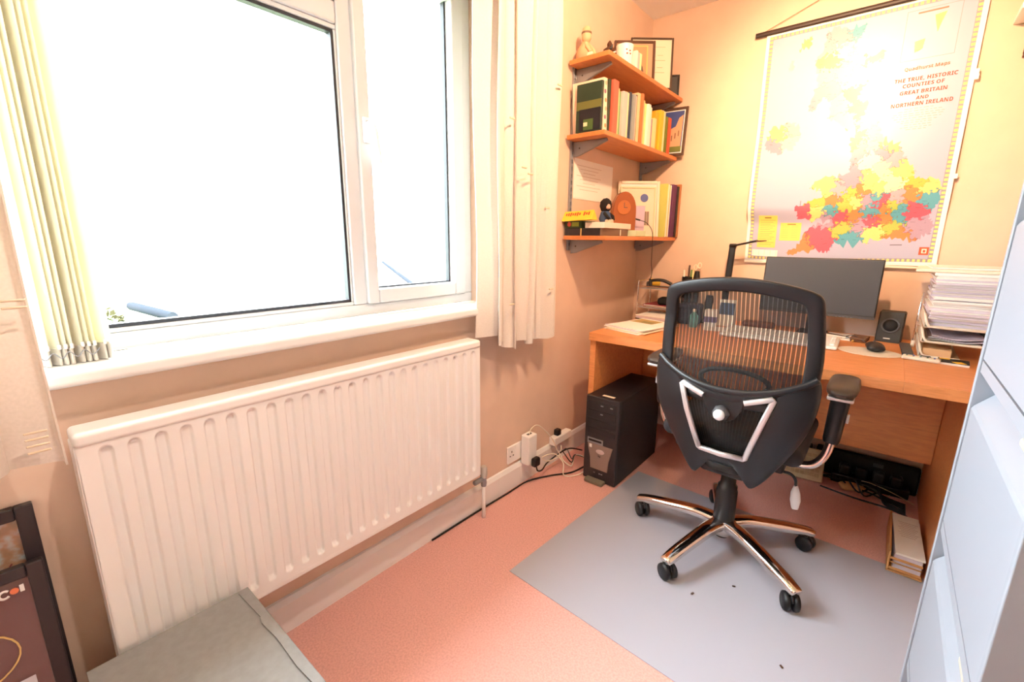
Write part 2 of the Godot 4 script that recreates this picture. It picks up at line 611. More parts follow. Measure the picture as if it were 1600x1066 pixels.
func outside() -> void:
	var g := struct("ground_outside")
	MI(g, "lawn", rbox(Vector3(60, 0.2, 80), 0.01), mat("lawn", c8(104, 124, 66), 0.95), Vector3(-33, -2.9, 0))
	var tiles := mat("roof_tile", c8(168, 168, 166), 0.8)
	var r := thing("outbuilding", "pale flat-roofed outbuilding with dark edging seen through the big window pane", "building", Vector3(0, -0.3, 0))
	var P := PackedVector2Array([Vector2(-11.0, -0.63), Vector2(-8.8, -0.44), Vector2(-10.4, 6.3), Vector2(-22.0, 13.2)])
	MI(r, "roof", prism(P, 0.1), tiles, Vector3(0, -0.06, 0), Vector3(-90, 0, 0))
	var dark := mat("roof_edging", c8(40, 43, 48), 0.9, 0.0, 0.0)
	MI(r, "edging", tube([Vector3(-11.0, 0, 0.63), Vector3(-8.8, 0, 0.44)], 0.09), dark)
	MI(r, "edging", tube([Vector3(-22.0, 0, -13.2), Vector3(-10.4, 0, -6.3)], 0.08), dark)
	var Pw := PackedVector2Array([Vector2(-11.0, -0.4), Vector2(-9.0, -0.25), Vector2(-10.5, 6.1), Vector2(-21.5, 12.9)])
	MI(r, "wall", prism(Pw, 2.4), mat("render_wall", c8(214, 206, 196), 0.9), Vector3(0, -1.31, 0), Vector3(-90, 0, 0))
	var sh := thing("garden_shrub", "pale leafy shrub in the garden beside the outbuilding", "shrub", Vector3(-9.2, -2.8, 1.5))
	var st := begin()
	for i in 900:
		var d := Vector3(rng.randf_range(-1, 1), rng.randf_range(-1, 1), rng.randf_range(-1, 1)).normalized() * rng.randf_range(0.45, 0.8)
		var p := Vector3(d.x * 0.75, 2.0 + d.y * 1.0, d.z * 0.75)
		var a := Vector3(rng.randf_range(-1, 1), rng.randf_range(-0.4, 0.6), rng.randf_range(-1, 1)).normalized() * 0.08
		var b := a.cross(Vector3(rng.randf_range(-1, 1), 1, rng.randf_range(-1, 1))).normalized() * 0.04
		quad(st, p - a, p + b, p + a, p - b)
	MI(sh, "foliage", finish(st), mat("leaf", c8(42, 40, 24), 0.9, 0.0, 0.0)).set_meta("kind", "stuff")
	MI(sh, "stem", tube([Vector3(0, 0, 0), Vector3(0.03, 2.0, 0.02)], 0.04), mat("bark", c8(90, 70, 50), 0.9))

func radiator() -> void:
	var t := thing("radiator", "white ribbed panel radiator below the window sill", "radiator", Vector3(0, 0, 2.1175))
	var L := 1.125
	var y0 := 0.238
	var y1 := 0.775
	var pitch := 0.0455
	var off := 2.66 - 2.1175
	var fn := func(u: float, v: float) -> Vector3:
		var z := L / 2 - u * L
		var y := lerpf(y0, y1, v - sin(TAU * v) / TAU * 0.8)
		var ph := fposmod((off - z) / pitch, 1.0)
		var inside := clampf((z + L / 2 - 0.02) / 0.01, 0, 1) * clampf((L / 2 - 0.02 - z) / 0.01, 0, 1)
		var dd := absf(ph - 0.5) * 2.0
		var half := 0.47
		var e := minf(y - (y0 + 0.034), (y1 - 0.014) - y) / pitch * 2.0
		var q := dd if e > half else Vector2(dd, half - e).length()
		var cut := (1.0 - smoothstep(half - 0.13, half + 0.06, q)) * inside
		return Vector3(0.103 - 0.009 * cut, y, z)
	MI(t, "front_panel", sheet(640, 56, fn, 0.0015, false), M.radiator)
	# back panel and convector gap
	B(t, "back_panel", Vector3(0.012, 0.53, 1.12), Vector3(0.046, 0.507, 0), M.radiator, 0.003)
	B(t, "convector_fins", Vector3(0.03, 0.48, 1.08), Vector3(0.068, 0.5, 0), M.radiator, 0.002)
	B(t, "top_grille", Vector3(0.072, 0.03, 1.13), Vector3(0.072, 0.785, 0), M.radiator, 0.01, Vector3.ZERO, 3)
	for s in [-1, 1]:
		B(t, "side_panel", Vector3(0.062, 0.535, 0.006), Vector3(0.069, 0.507, s * 0.563), M.radiator, 0.002)
		B(t, "wall_bracket", Vector3(0.04, 0.3, 0.03), Vector3(0.0235, 0.5, s * 0.4), M.steel_grey, 0.002)
	var lip := B(t, "bottom_lip", Vector3(0.018, 0.02, 1.125), Vector3(0.0945, 0.2425, 0), M.radiator, 0.006, Vector3.ZERO, 2)
	lip.set_meta("label", "rounded bottom edge of the panel")
	# valves and tails at both ends
	for s in [-1, 1]:
		var v := Node3D.new()
		v.name = "valve"
		t.add_child(v, true)
		v.position = Vector3(0.068, 0, s * (0.5625 + 0.055) if s < 0 else 0.5625 + 0.02)
		var vz := 0.0
		MI(v, "valve_cap", lathe([Vector2(0, 0.19), Vector2(0.013, 0.19), Vector2(0.0155, 0.2), Vector2(0.0155, 0.232), Vector2(0.012, 0.24), Vector2(0, 0.24)], 16), mat("valve_cap", c8(186, 178, 168), 0.5), Vector3(0, 0.0, vz))
		MI(v, "valve_body", lathe([Vector2(0, 0.15), Vector2(0.011, 0.15), Vector2(0.013, 0.165), Vector2(0.011, 0.19), Vector2(0, 0.19)], 14), M.steel_grey, Vector3(0, 0.0, vz))
		MI(v, "union_nut", cyl(0.011, 0.011, 0.06, 0.002, 8), M.steel_grey, Vector3(0, 0.185, -s * 0.027 if s < 0 else -0.01), Vector3(90, 0, 0))
		MI(v, "pipe_tail", cyl(0.0085, 0.0085, 0.16, 0.001, 14), M.gloss_white, Vector3(0, 0.08, vz))

func fold_curtain(t: Node3D, z0: float, z1: float, ybot: Callable, ytop: float, xbase: float, folds: float, amp: float, ph: float) -> void:
	var fn := func(u: float, v: float) -> Vector3:
		var s := u + 0.03 * sin(u * 17.0 + ph) + 0.012 * sin(u * 41.0 + ph * 2.0)
		var yb: float = ybot.call(u)
		var y := lerpf(yb, ytop, v)
		var a := amp * (1.0 - 0.25 * v)
		var x := xbase + a * sin(s * folds * TAU + ph) + a * 0.35 * sin(s * folds * 2.3 * TAU + 1.3 + ph) + 0.004 * sin(v * 9.0 + u * 12.0)
		var z := lerpf(z0, z1, u) + 0.018 * sin(s * folds * 2.0 * TAU + ph + 0.8) * (1.0 - 0.3 * v) + 0.004 * sin(v * 7.0 + u * 5.0)
		return Vector3(x, y, z)
	MI(t, "cloth", sheet(150, 50, fn, 0.003), M.curtain)

func curtains_and_blind() -> void:
	var t := thing("curtain", "cream curtain hanging in folds between the window and the bookshelves", "curtain")
	var yb := func(u: float) -> float: return 0.742 + 0.028 * maxf(0.0, u - 0.72) / 0.28 - 0.01 * sin(u * 20.0)
	fold_curtain(t, 1.075, 1.475, yb, 2.19, 0.088, 4.5, 0.03, 0.6)
	# turned-back lining at the window edge of the curtain
	var lf := func(u: float, v: float) -> Vector3:
		return Vector3(0.085 - 0.035 * u + 0.006 * sin(v * 8.0), lerpf(0.795, 2.18, v), 1.435 + 0.09 * u + 0.006 * sin(v * 5.0 + u * 3.0))
	var ln := MI(t, "lining", sheet(12, 30, lf, 0.003), M.curtain)
	ln.set_meta("label", "white lining turned towards the window")
	for q in [[1.40, 1.60, 0.125], [1.395, 0.92, 0.127], [1.29, 1.42, 0.127], [1.17, 1.30, 0.125], [1.33, 1.44, 0.128], [1.10, 1.78, 0.122], [1.12, 0.96, 0.122]]:
		B(t, "embroidered_mark", Vector3(0.006, 0.007, 0.03), Vector3(q[2], q[1], q[0]), M.stitch, 0.002)
	var t2 := thing("curtain", "cream curtain beside the vertical blind above the leaning pictures", "curtain")
	var yb2 := func(u: float) -> float: return 0.757 + 0.012 * sin(u * 9.0)
	fold_curtain(t2, 2.70, 3.06, yb2, 2.19, 0.125, 2.6, 0.028, 2.2)
	for q in [[2.727, 0.80], [2.727, 0.812], [2.727, 0.824], [2.727, 0.836], [2.717, 1.055], [2.717, 1.067]]:
		B(t2, "embroidered_mark", Vector3(0.004, 0.004, 0.03), Vector3(0.1515, q[1], q[0]), M.stitch, 0.0015)
	var rail := one("curtain_rail", "white curtain rail fixed above the window", "curtain rail", rbox(Vector3(0.03, 0.03, 2.1), 0.008, 2), M.gloss_white, Vector3(0.1, 2.205, 2.07))
	for s in [1.2, 2.9]:
		B(rail, "bracket", Vector3(0.09, 0.02, 0.02), Vector3(-0.055, 0, s - 2.07), M.gloss_white, 0.003)
	var b := thing("vertical_blind", "stack of pale yellow vertical blind slats at the end of the window", "blind", Vector3(-0.03, 0, 2.6))
	B(b, "headrail", Vector3(0.04, 0.035, 1.24), Vector3(0, 2.07, -0.53), M.white_plastic, 0.004)
	for i in 9:
		var z := 0.006 + i * 0.0115
		var ang := 28.0 + 4.0 * sin(i * 2.1)
		var sfn := func(u: float, v: float) -> Vector3:
			return Vector3(-0.0445 + 0.089 * u, lerpf(0.95, 2.055, v), 0.004 * sin(u * PI))
		var s := MI(b, "slat", sheet(8, 4, sfn, 0.0008), M.blind_fabric, Vector3(0, 0, z), Vector3(0, ang, 0))
		B(s, "weight", Vector3(0.088, 0.036, 0.005), Vector3(0, 0.935, 0.001), M.blind_weight, 0.002)
		MI(s, "chain_clip", cyl(0.003, 0.003, 0.01, 0.001, 8), M.white_plastic, Vector3(0.045, 0.955, 0.001))
	var ch := []
	for i in 9:
		ch.append(Vector3(0.046, 0.945 - (0.012 if i % 2 == 1 else 0.0), 0.006 + i * 0.0115))
	MI(b, "chain", tube(spline(ch, 4), 0.0011, 6), M.steel_grey)

func desk() -> void:
	var t := thing("desk", "orange beech desk against the wall under the map", "desk", Vector3(0.18, 0, 0.02))
	var W := 1.365
	var D := 0.85
	B(t, "desk_top", Vector3(1.168, 0.038, D), Vector3(0.584, DESK - 0.019, D / 2), M.wood, 0.001, Vector3.ZERO, 2)
	B(t, "desk_top_extension", Vector3(0.311, 0.038, D), Vector3(1.3237, DESK - 0.019, D / 2), M.wood, 0.001, Vector3.ZERO, 2)
	B(t, "side_panel", Vector3(0.03, DESK - 0.0385, D - 0.015), Vector3(0.0155, (DESK - 0.0385) / 2, D / 2 - 0.0065), M.wood, 0.002)
	B(t, "side_panel", Vector3(0.03, DESK - 0.0385, D - 0.015), Vector3(W - 0.0155, (DESK - 0.0385) / 2, D / 2 - 0.0065), M.wood, 0.002)
	B(t, "modesty_panel", Vector3(W - 0.063, 0.44, 0.02), Vector3(W / 2, 0.475, 0.25), M.wood, 0.002)

func chair() -> void:
	var t := thing("office_chair", "black mesh-backed office chair on chrome base with silver trimmed back", "chair", Vector3(0.905, 0.0045, 1.035))
	var zf := func(x: float, y: float) -> float:
		var z := 0.0
		if y < 0.72:
			z = lerpf(0.13, 0.215, smoothstep(0.33, 0.66, y))
		else:
			z = 0.215 - 0.022 * sin((y - 0.72) / 0.2 * PI * 0.5) if y < 0.92 else 0.193 + (y - 0.92) * 0.3
		return z - (1.05 - 0.6 * smoothstep(0.7, 0.95, y)) * x * x
	# upper frame
	var ro := [Vector2(0, 1.062), Vector2(0.08, 1.057), Vector2(0.16, 1.042), Vector2(0.205, 1.027), Vector2(0.222, 1.012), Vector2(0.229, 0.985), Vector2(0.236, 0.92), Vector2(0.242, 0.85), Vector2(0.243, 0.78), Vector2(0.236, 0.70), Vector2(0.215, 0.655), Vector2(0.12, 0.645)]
	var ri := [Vector2(0, 1.018), Vector2(0.07, 1.014), Vector2(0.13, 1.004), Vector2(0.165, 0.996), Vector2(0.180, 0.986), Vector2(0.188, 0.965), Vector2(0.194, 0.91), Vector2(0.198, 0.85), Vector2(0.199, 0.79), Vector2(0.197, 0.74), Vector2(0.18, 0.69), Vector2(0.1, 0.675)]
	var both := func(a: Array, bot: Vector2) -> Array:
		var o := a.duplicate()
		o.append(bot)
		for i in range(a.size() - 1, 0, -1):
			o.append(Vector2(-a[i].x, a[i].y))
		return o
	MI(t, "back_frame", ring(spline(both.call(ro, Vector2(0, 0.645)), 5, true), spline(both.call(ri, Vector2(0, 0.675)), 5, true), zf, 0.032), M.black_plastic)
	# woven mesh: narrow vertical ribbons with slits between
	var st := begin()
	var nstr := 32
	for i in nstr:
		var xa := -0.196 + 0.392 * i / nstr + 0.0012
		var xb := -0.196 + 0.392 * (i + 1) / nstr - 0.0012
		var ys := []
		for j in 17:
			ys.append(lerpf(0.47, 1.03 - 0.6 * xa * xa, j / 16.0))
		for j in 16:
			var p := [Vector2(xa, ys[j]), Vector2(xb, ys[j]), Vector2(xb, ys[j + 1]), Vector2(xa, ys[j + 1])]
			var q := []
			for e in p:
				var s := clampf((e.y - 0.47) / 0.2, 0.0, 1.0)
				q.append(Vector3(e.x * lerpf(0.62, 1.0, s), e.y, zf.call(e.x, e.y) - 0.018))
			st.set_smooth_group(1)
			quad(st, q[0], q[1], q[2], q[3])
	MI(t, "mesh_back", finish(st), M.mesh_fabric)
	# lower shell with window
	var so := [Vector2(0, 0.698), Vector2(0.07, 0.702), Vector2(0.14, 0.718), Vector2(0.20, 0.742), Vector2(0.238, 0.768), Vector2(0.251, 0.73), Vector2(0.248, 0.66), Vector2(0.232, 0.59), Vector2(0.205, 0.52), Vector2(0.168, 0.445), Vector2(0.13, 0.378), Vector2(0.095, 0.343), Vector2(0.068, 0.372), Vector2(0.04, 0.41)]
	var si := [Vector2(0, 0.664), Vector2(0.05, 0.67), Vector2(0.095, 0.683), Vector2(0.13, 0.696), Vector2(0.1425, 0.702), Vector2(0.141, 0.694), Vector2(0.131, 0.655), Vector2(0.117, 0.605), Vector2(0.102, 0.555), Vector2(0.088, 0.505), Vector2(0.078, 0.468), Vector2(0.073, 0.459), Vector2(0.058, 0.457), Vector2(0.03, 0.456)]
	var zs := func(x: float, y: float) -> float: return zf.call(x, y) + 0.014
	MI(t, "lower_shell", ring(spline(both.call(so, Vector2(0, 0.415)), 5, true), spline(both.call(si, Vector2(0, 0.456)), 5, true), zs, 0.024), M.black_satin)
	# bright silver trim round the window
	var tp := [Vector2(0.062, 0.672), Vector2(0.10, 0.685), Vector2(0.136, 0.698), Vector2(0.1395, 0.694), Vector2(0.116, 0.61), Vector2(0.09, 0.52), Vector2(0.0745, 0.464), Vector2(0.07, 0.461), Vector2(0.0, 0.458)]
	var tr := []
	for i in tp.size() - 1:
		tr.append(tp[i])
	var full := tr.duplicate()
	full.append(Vector2(0, 0.458))
	for i in range(tr.size() - 1, -1, -1):
		full.append(Vector2(-tr[i].x, tr[i].y))
	var t3 := []
	for p in full:
		t3.append(Vector3(p.x, p.y, zs.call(p.x, p.y) + 0.001))
	MI(t, "silver_trim", loft(t3, [0.0092], [0.0075], 10, Vector3.BACK, 0.7), M.silver)
	# rail ledge along the top of the shell
	var rp := []
	for p in spline([Vector2(-0.238, 0.768), Vector2(-0.2, 0.744), Vector2(-0.14, 0.72), Vector2(-0.07, 0.704), Vector2(0, 0.70), Vector2(0.07, 0.704), Vector2(0.14, 0.72), Vector2(0.2, 0.744), Vector2(0.238, 0.768)], 4):
		rp.append(Vector3(p.x, p.y, zs.call(p.x, p.y) - 0.004))
	MI(t, "rail", loft(rp, [0.011], [0.009], 10, Vector3.BACK, 0.8), M.black_satin)
	# lumbar housing, knob and lumbar pad
	var hz: float = zs.call(0, 0.64)
	MI(t, "lumbar_housing", prism(PackedVector2Array([Vector2(-0.066, 0.69), Vector2(-0.06, 0.65), Vector2(-0.04, 0.61), Vector2(-0.02, 0.598), Vector2(0.02, 0.598), Vector2(0.04, 0.61), Vector2(0.06, 0.65), Vector2(0.066, 0.69)]), 0.02, 0.003), M.black_plastic, Vector3(0, 0, hz - 0.012))
	var kn := MI(t, "lumbar_knob", lathe([Vector2(0, 0), Vector2(0.026, 0), Vector2(0.027, 0.004), Vector2(0.023, 0.02), Vector2(0.0175, 0.024), Vector2(0, 0.024)], 8), M.dark_grey, Vector3(0, 0.625, hz - 0.002), Vector3(90, 0, 0))
	MI(kn, "knob_cap", lathe([Vector2(0, 0.024), Vector2(0.0175, 0.024), Vector2(0.018, 0.03), Vector2(0.014, 0.035), Vector2(0, 0.036)], 20), M.silver_knob)
	var lp := []
	for i in 33:
		var a := TAU * i / 32.0
		lp.append(Vector3(0.01 + 0.105 * cos(a), 0.72 + 0.04 * sin(a), zf.call(0.105 * cos(a), 0.72) - 0.04))
	MI(t, "lumbar_support", loft(lp, [0.008], [0.008], 8, Vector3.BACK), M.black_plastic)
	# seat
	var sf := MI(t, "seat", rbox(Vector3(0.46, 0.065, 0.43), 0.031, 4), M.seat_fabric, Vector3(0, 0.483, -0.09))
	sf.set_meta("label", "padded dark fabric seat")
	B(t, "seat_pan", Vector3(0.36, 0.04, 0.36), Vector3(0, 0.432, -0.08), M.black_plastic, 0.01, Vector3.ZERO, 2)
	B(t, "tilt_mechanism", Vector3(0.15, 0.06, 0.25), Vector3(0, 0.385, 0.0), M.black_plastic, 0.012, Vector3.ZERO, 2)
	MI(t, "back_bracket", loft([Vector3(0, 0.36, 0.0), Vector3(0, 0.36, 0.08), Vector3(0, 0.385, 0.125), Vector3(0, 0.42, 0.15)], [0.06, 0.06, 0.055, 0.05], [0.012], 10, Vector3.UP, 0.7), M.black_plastic)
	MI(t, "gas_column", lathe([Vector2(0, 0.05), Vector2(0.024, 0.05), Vector2(0.026, 0.09), Vector2(0.038, 0.12), Vector2(0.037, 0.245), Vector2(0.034, 0.25), Vector2(0.034, 0.265), Vector2(0.027, 0.27), Vector2(0.025, 0.36), Vector2(0, 0.36)], 24), M.black_plastic)
	# arms
	for s in [-1.0, 1.0]:
		var a := Node3D.new()
		a.name = "armrest"
		t.add_child(a, true)
		var ap := spline([Vector3(s * 0.17, 0.412, -0.03), Vector3(s * 0.215, 0.412, -0.03), Vector3(s * 0.25, 0.425, -0.03), Vector3(s * 0.276, 0.465, -0.03), Vector3(s * 0.286, 0.52, -0.03), Vector3(s * 0.288, 0.56, -0.03)], 5)
		MI(a, "chrome_tube", loft(ap, [0.014], [0.014], 14, Vector3.BACK), M.chrome)
		MI(a, "sleeve", loft([Vector3(s * 0.285, 0.52, -0.03), Vector3(s * 0.286, 0.53, -0.03), Vector3(s * 0.292, 0.66, -0.03), Vector3(s * 0.293, 0.69, -0.03)], [0.022, 0.0245, 0.027, 0.029], [0.022, 0.0245, 0.027, 0.029], 16, Vector3.BACK, 0.8), M.black_plastic)
		B(a, "height_button", Vector3(0.008, 0.03, 0.016), Vector3(s * 0.319, 0.61, -0.03), M.silver_knob, 0.003, Vector3.ZERO, 2)
		B(a, "pad_base", Vector3(0.07, 0.012, 0.2), Vector3(s * 0.294, 0.694, -0.035), M.silver, 0.005, Vector3.ZERO, 2)
		MI(a, "arm_pad", loft([Vector3(s * 0.294, 0.712, 0.084), Vector3(s * 0.294, 0.713, 0.08), Vector3(s * 0.294, 0.715, 0.066), Vector3(s * 0.294, 0.717, 0.045), Vector3(s * 0.294, 0.718, 0.0), Vector3(s * 0.294, 0.718, -0.07), Vector3(s * 0.294, 0.717, -0.12), Vector3(s * 0.294, 0.715, -0.145), Vector3(s * 0.294, 0.712, -0.155)], [0.014, 0.023, 0.034, 0.04, 0.043, 0.043, 0.04, 0.032, 0.016], [0.005, 0.009, 0.014, 0.017, 0.018, 0.018, 0.017, 0.013, 0.006], 18, Vector3.UP, 0.75), mat("pad", c8(62, 52, 46), 0.36))
	# height lever
	var lv := Node3D.new()
	lv.name = "lever"
	t.add_child(lv, true)
	MI(lv, "lever_rod", tube(spline([Vector3(0.08, 0.375, 0.0), Vector3(0.16, 0.385, 0.01), Vector3(0.195, 0.385, 0.012), Vector3(0.212, 0.365, 0.014), Vector3(0.214, 0.33, 0.014)], 5), 0.005, 10), M.black_plastic)
	MI(lv, "paddle", loft([Vector3(0.2145, 0.35, 0.014), Vector3(0.216, 0.325, 0.014), Vector3(0.219, 0.295, 0.014), Vector3(0.221, 0.268, 0.014), Vector3(0.222, 0.262, 0.014)], [0.006, 0.014, 0.0165, 0.0115, 0.009], [0.005, 0.007, 0.007, 0.005, 0.003], 12, Vector3.BACK), mat("paddle", c8(225, 222, 224), 0.45))
	# five-star base
	MI(t, "hub", lathe([Vector2(0, 0.065), Vector2(0.04, 0.065), Vector2(0.05, 0.085), Vector2(0.05, 0.115), Vector2(0.043, 0.127), Vector2(0, 0.127)], 24), M.chrome)
	for k in 5:
		var ang := deg_to_rad(179.0 - 72.0 * k)
		var d := Vector3(cos(ang), 0, sin(ang))
		var lpth := spline([d * 0.03 + Vector3(0, 0.108, 0), d * 0.1 + Vector3(0, 0.112, 0), d * 0.2 + Vector3(0, 0.1, 0), d * 0.29 + Vector3(0, 0.086, 0), d * 0.33 + Vector3(0, 0.077, 0), d * 0.342 + Vector3(0, 0.073, 0)], 4)
		var ws := []
		var hs := []
		for i in lpth.size():
			var f := float(i) / (lpth.size() - 1)
			ws.append(lerpf(0.030, 0.0195, f) * (1.0 if f < 0.96 else 0.7))
			hs.append(lerpf(0.022, 0.014, f) * (1.0 if f < 0.96 else 0.7))
		var leg := MI(t, "leg", loft(lpth, ws, hs, 14, Vector3.UP, 0.75), M.chrome)
		leg.set_meta("label", "polished chrome spoke")
		var ca := Node3D.new()
		ca.name = "caster"
		t.add_child(ca, true)
		ca.position = d * 0.322
		ca.rotation.y = deg_to_rad(129.7 + [8.0, 20.0, -14.0, 34.0, -6.0][k])
		MI(ca, "stem", cyl(0.0075, 0.0075, 0.026, 0.001, 10), M.chrome, Vector3(0, 0.063, 0))
		for s in [-1.0, 1.0]:
			MI(ca, "wheel", lathe([Vector2(0, -0.01), Vector2(0.021, -0.01), Vector2(0.0288, -0.007), Vector2(0.03, 0.0), Vector2(0.0288, 0.007), Vector2(0.022, 0.0105), Vector2(0.0, 0.008)], 24), M.black_plastic, Vector3(0.0, 0.03, s * 0.0145), Vector3(90, 0, 0) if s > 0 else Vector3(-90, 0, 0))
		MI(ca, "hood", loft(spline([Vector3(-0.021, 0.04, 0), Vector3(-0.014, 0.054, 0), Vector3(0.002, 0.06, 0), Vector3(0.018, 0.053, 0), Vector3(0.025, 0.038, 0)], 3), [0.0045], [0.004], 8, Vector3.BACK), M.black_satin)

func cabinet() -> void:
	var X := 1.405
	var z0 := 1.622
	var Wd := 0.485
	var t := thing("filing_cabinet", "tall pale grey metal filing cabinet in front of the desk end", "cabinet", Vector3(X, 0, z0))
	var H := 1.32
	var D := 0.62
	B(t, "side_panel", Vector3(D, H, 0.014), Vector3(D / 2, H / 2, 0.007), M.cabinet_side, 0.002)
	B(t, "side_panel", Vector3(D, H, 0.014), Vector3(D / 2, H / 2, Wd - 0.007), M.cabinet_side, 0.002)
	B(t, "top_panel", Vector3(D, 0.02, Wd - 0.028), Vector3(D / 2, H - 0.01, Wd / 2), M.cabinet_side, 0.002)
	B(t, "back_panel", Vector3(0.01, H - 0.02, Wd - 0.028), Vector3(D - 0.005, H / 2 - 0.01, Wd / 2), M.cabinet_side, 0.001)
	B(t, "plinth", Vector3(D - 0.03, 0.045, Wd - 0.028), Vector3(D / 2 + 0.01, 0.0225, Wd / 2), M.dark_grey, 0.002)
	# drawer fronts: flush top bar, hollow finger pull, sloping lower lip, flat face
	var tops := [1.292, 0.974, 0.656, 0.338]
	for k in 4:
		var top: float = tops[k]
		var bot: float = top - 0.314 if k < 3 else 0.05
		var poly := PackedVector2Array([Vector2(0.003, top), Vector2(0.003, top - 0.02), Vector2(0.03, top - 0.024), Vector2(0.034, top - 0.05), Vector2(0.006, top - 0.082), Vector2(0.003, top - 0.088), Vector2(0.003, bot), Vector2(0.05, bot), Vector2(0.05, top)])
		var dr := MI(t, "drawer", prism(poly, Wd - 0.036), M.cabinet, Vector3(0, 0, Wd / 2))
		dr.set_meta("label", "drawer front with a hollow full-width finger pull")
		B(dr, "thumb_latch", Vector3(0.016, 0.013, 0.05), Vector3(0.012, top - 0.03, 0.14), mat("latch", c8(190, 184, 170), 0.35, 0.3), 0.005, Vector3.ZERO, 2)

func shelves() -> void:
	var ys := [1.945, 1.634, 1.181]
	var dp := [0.212, 0.208, 0.24]
	var nm := ["orange wooden wall shelf holding the mug and framed certificates", "orange wooden wall shelf holding the row of upright books", "orange wooden wall shelf holding the arched clock and purple binder"]
	var br := PackedVector2Array([Vector2(0.0, 0.0), Vector2(0.17, 0.0), Vector2(0.175, -0.012), Vector2(0.03, -0.062), Vector2(0.0, -0.066)])
	for i in 3:
		var s := thing("wall_shelf", nm[i], "shelf", Vector3(0, ys[i], 0))
		MI(s, "board", rbox(Vector3(dp[i] - 0.012, 0.02, 0.865), 0.003, 2), M.shelf_wood, Vector3(0.012 + (dp[i] - 0.012) / 2, 0, 0.44))
		for z in [0.8, 0.05]:
			var b := MI(s, "bracket", prism(br, 0.012, 0.002), M.steel_grey, Vector3(0.0125, -0.0105, z))
			MI(b, "screw", cyl(0.004, 0.004, 0.003, 0.001, 8), M.dark_grey, Vector3(0.03, -0.03, 0.0068), Vector3(90, 0, 0))
	for z in [0.815, 0.04]:
		var u := thing("shelf_upright", "slotted grey metal shelf upright near the curtain" if z > 0.5 else "slotted grey metal shelf upright near the room corner", "shelf upright", Vector3(0, 1.12, z), Vector3.ZERO, "shelf uprights")
		for s in [-1.0, 1.0]:
			B(u, "flange", Vector3(0.011, 0.83, 0.004), Vector3(0.006, 0.415, s * 0.0085), M.steel_grey, 0.001)
		B(u, "web", Vector3(0.003, 0.83, 0.02), Vector3(0.0018, 0.415, 0), M.steel_grey, 0.001)
		for k in 26:
			B(u, "slot_bridge", Vector3(0.006, 0.014, 0.014), Vector3(0.0065, 0.016 + k * 0.032, 0), M.steel_grey, 0.001)

# book standing with its spine towards +x; z1 > z0 along the shelf
func book(label: String, z0: float, z1: float, ybase: float, h: float, depth: float, xf: float, col: Color, lean := 0.0, group := "upright books on the middle shelf") -> Node3D:
	var w := z1 - z0
	var t := thing("book", label, "book", Vector3(xf - depth / 2, ybase, (z0 + z1) / 2), Vector3(lean, 0, 0), group)
	var cm := mat("cover %s" % col.to_html(), col, 0.55)
	if w < 0.008:
		B(t, "cover", Vector3(depth, h, w), Vector3(0, h / 2, 0), cm, 0.001)
		return t
	B(t, "spine", Vector3(0.005, h, w), Vector3(depth / 2 - 0.0025, h / 2, 0), cm, 0.002)
	for s in [-1.0, 1.0]:
		B(t, "cover", Vector3(depth - 0.004, h, 0.0025), Vector3(-0.002, h / 2, s * (w / 2 - 0.00125)), cm, 0.0008)
	B(t, "pages", Vector3(depth - 0.01, h - 0.008, w - 0.005), Vector3(-0.001, h / 2, 0), M.paper_cream, 0.0005)
	return t

# picture frame standing on its lower edge; base centre at origin, face towards +z
func frame(t: Node3D, w: float, h: float, bar: float, dep: float, fm: Material, mountm: Material) -> void:
	for s in [-1.0, 1.0]:
		B(t, "frame_side", Vector3(bar, h, dep), Vector3(s * (w / 2 - bar / 2), h / 2, 0), fm, 0.003, Vector3.ZERO, 2)
	B(t, "frame_rail", Vector3(w - bar * 2, bar, dep), Vector3(0, bar / 2, 0), fm, 0.003, Vector3.ZERO, 2)
	B(t, "frame_rail", Vector3(w - bar * 2, bar, dep), Vector3(0, h - bar / 2, 0), fm, 0.003, Vector3.ZERO, 2)
	B(t, "mount", Vector3(w - bar * 1.6, h - bar * 1.6, 0.004), Vector3(0, h / 2, -dep * 0.1), mountm, 0.0005)

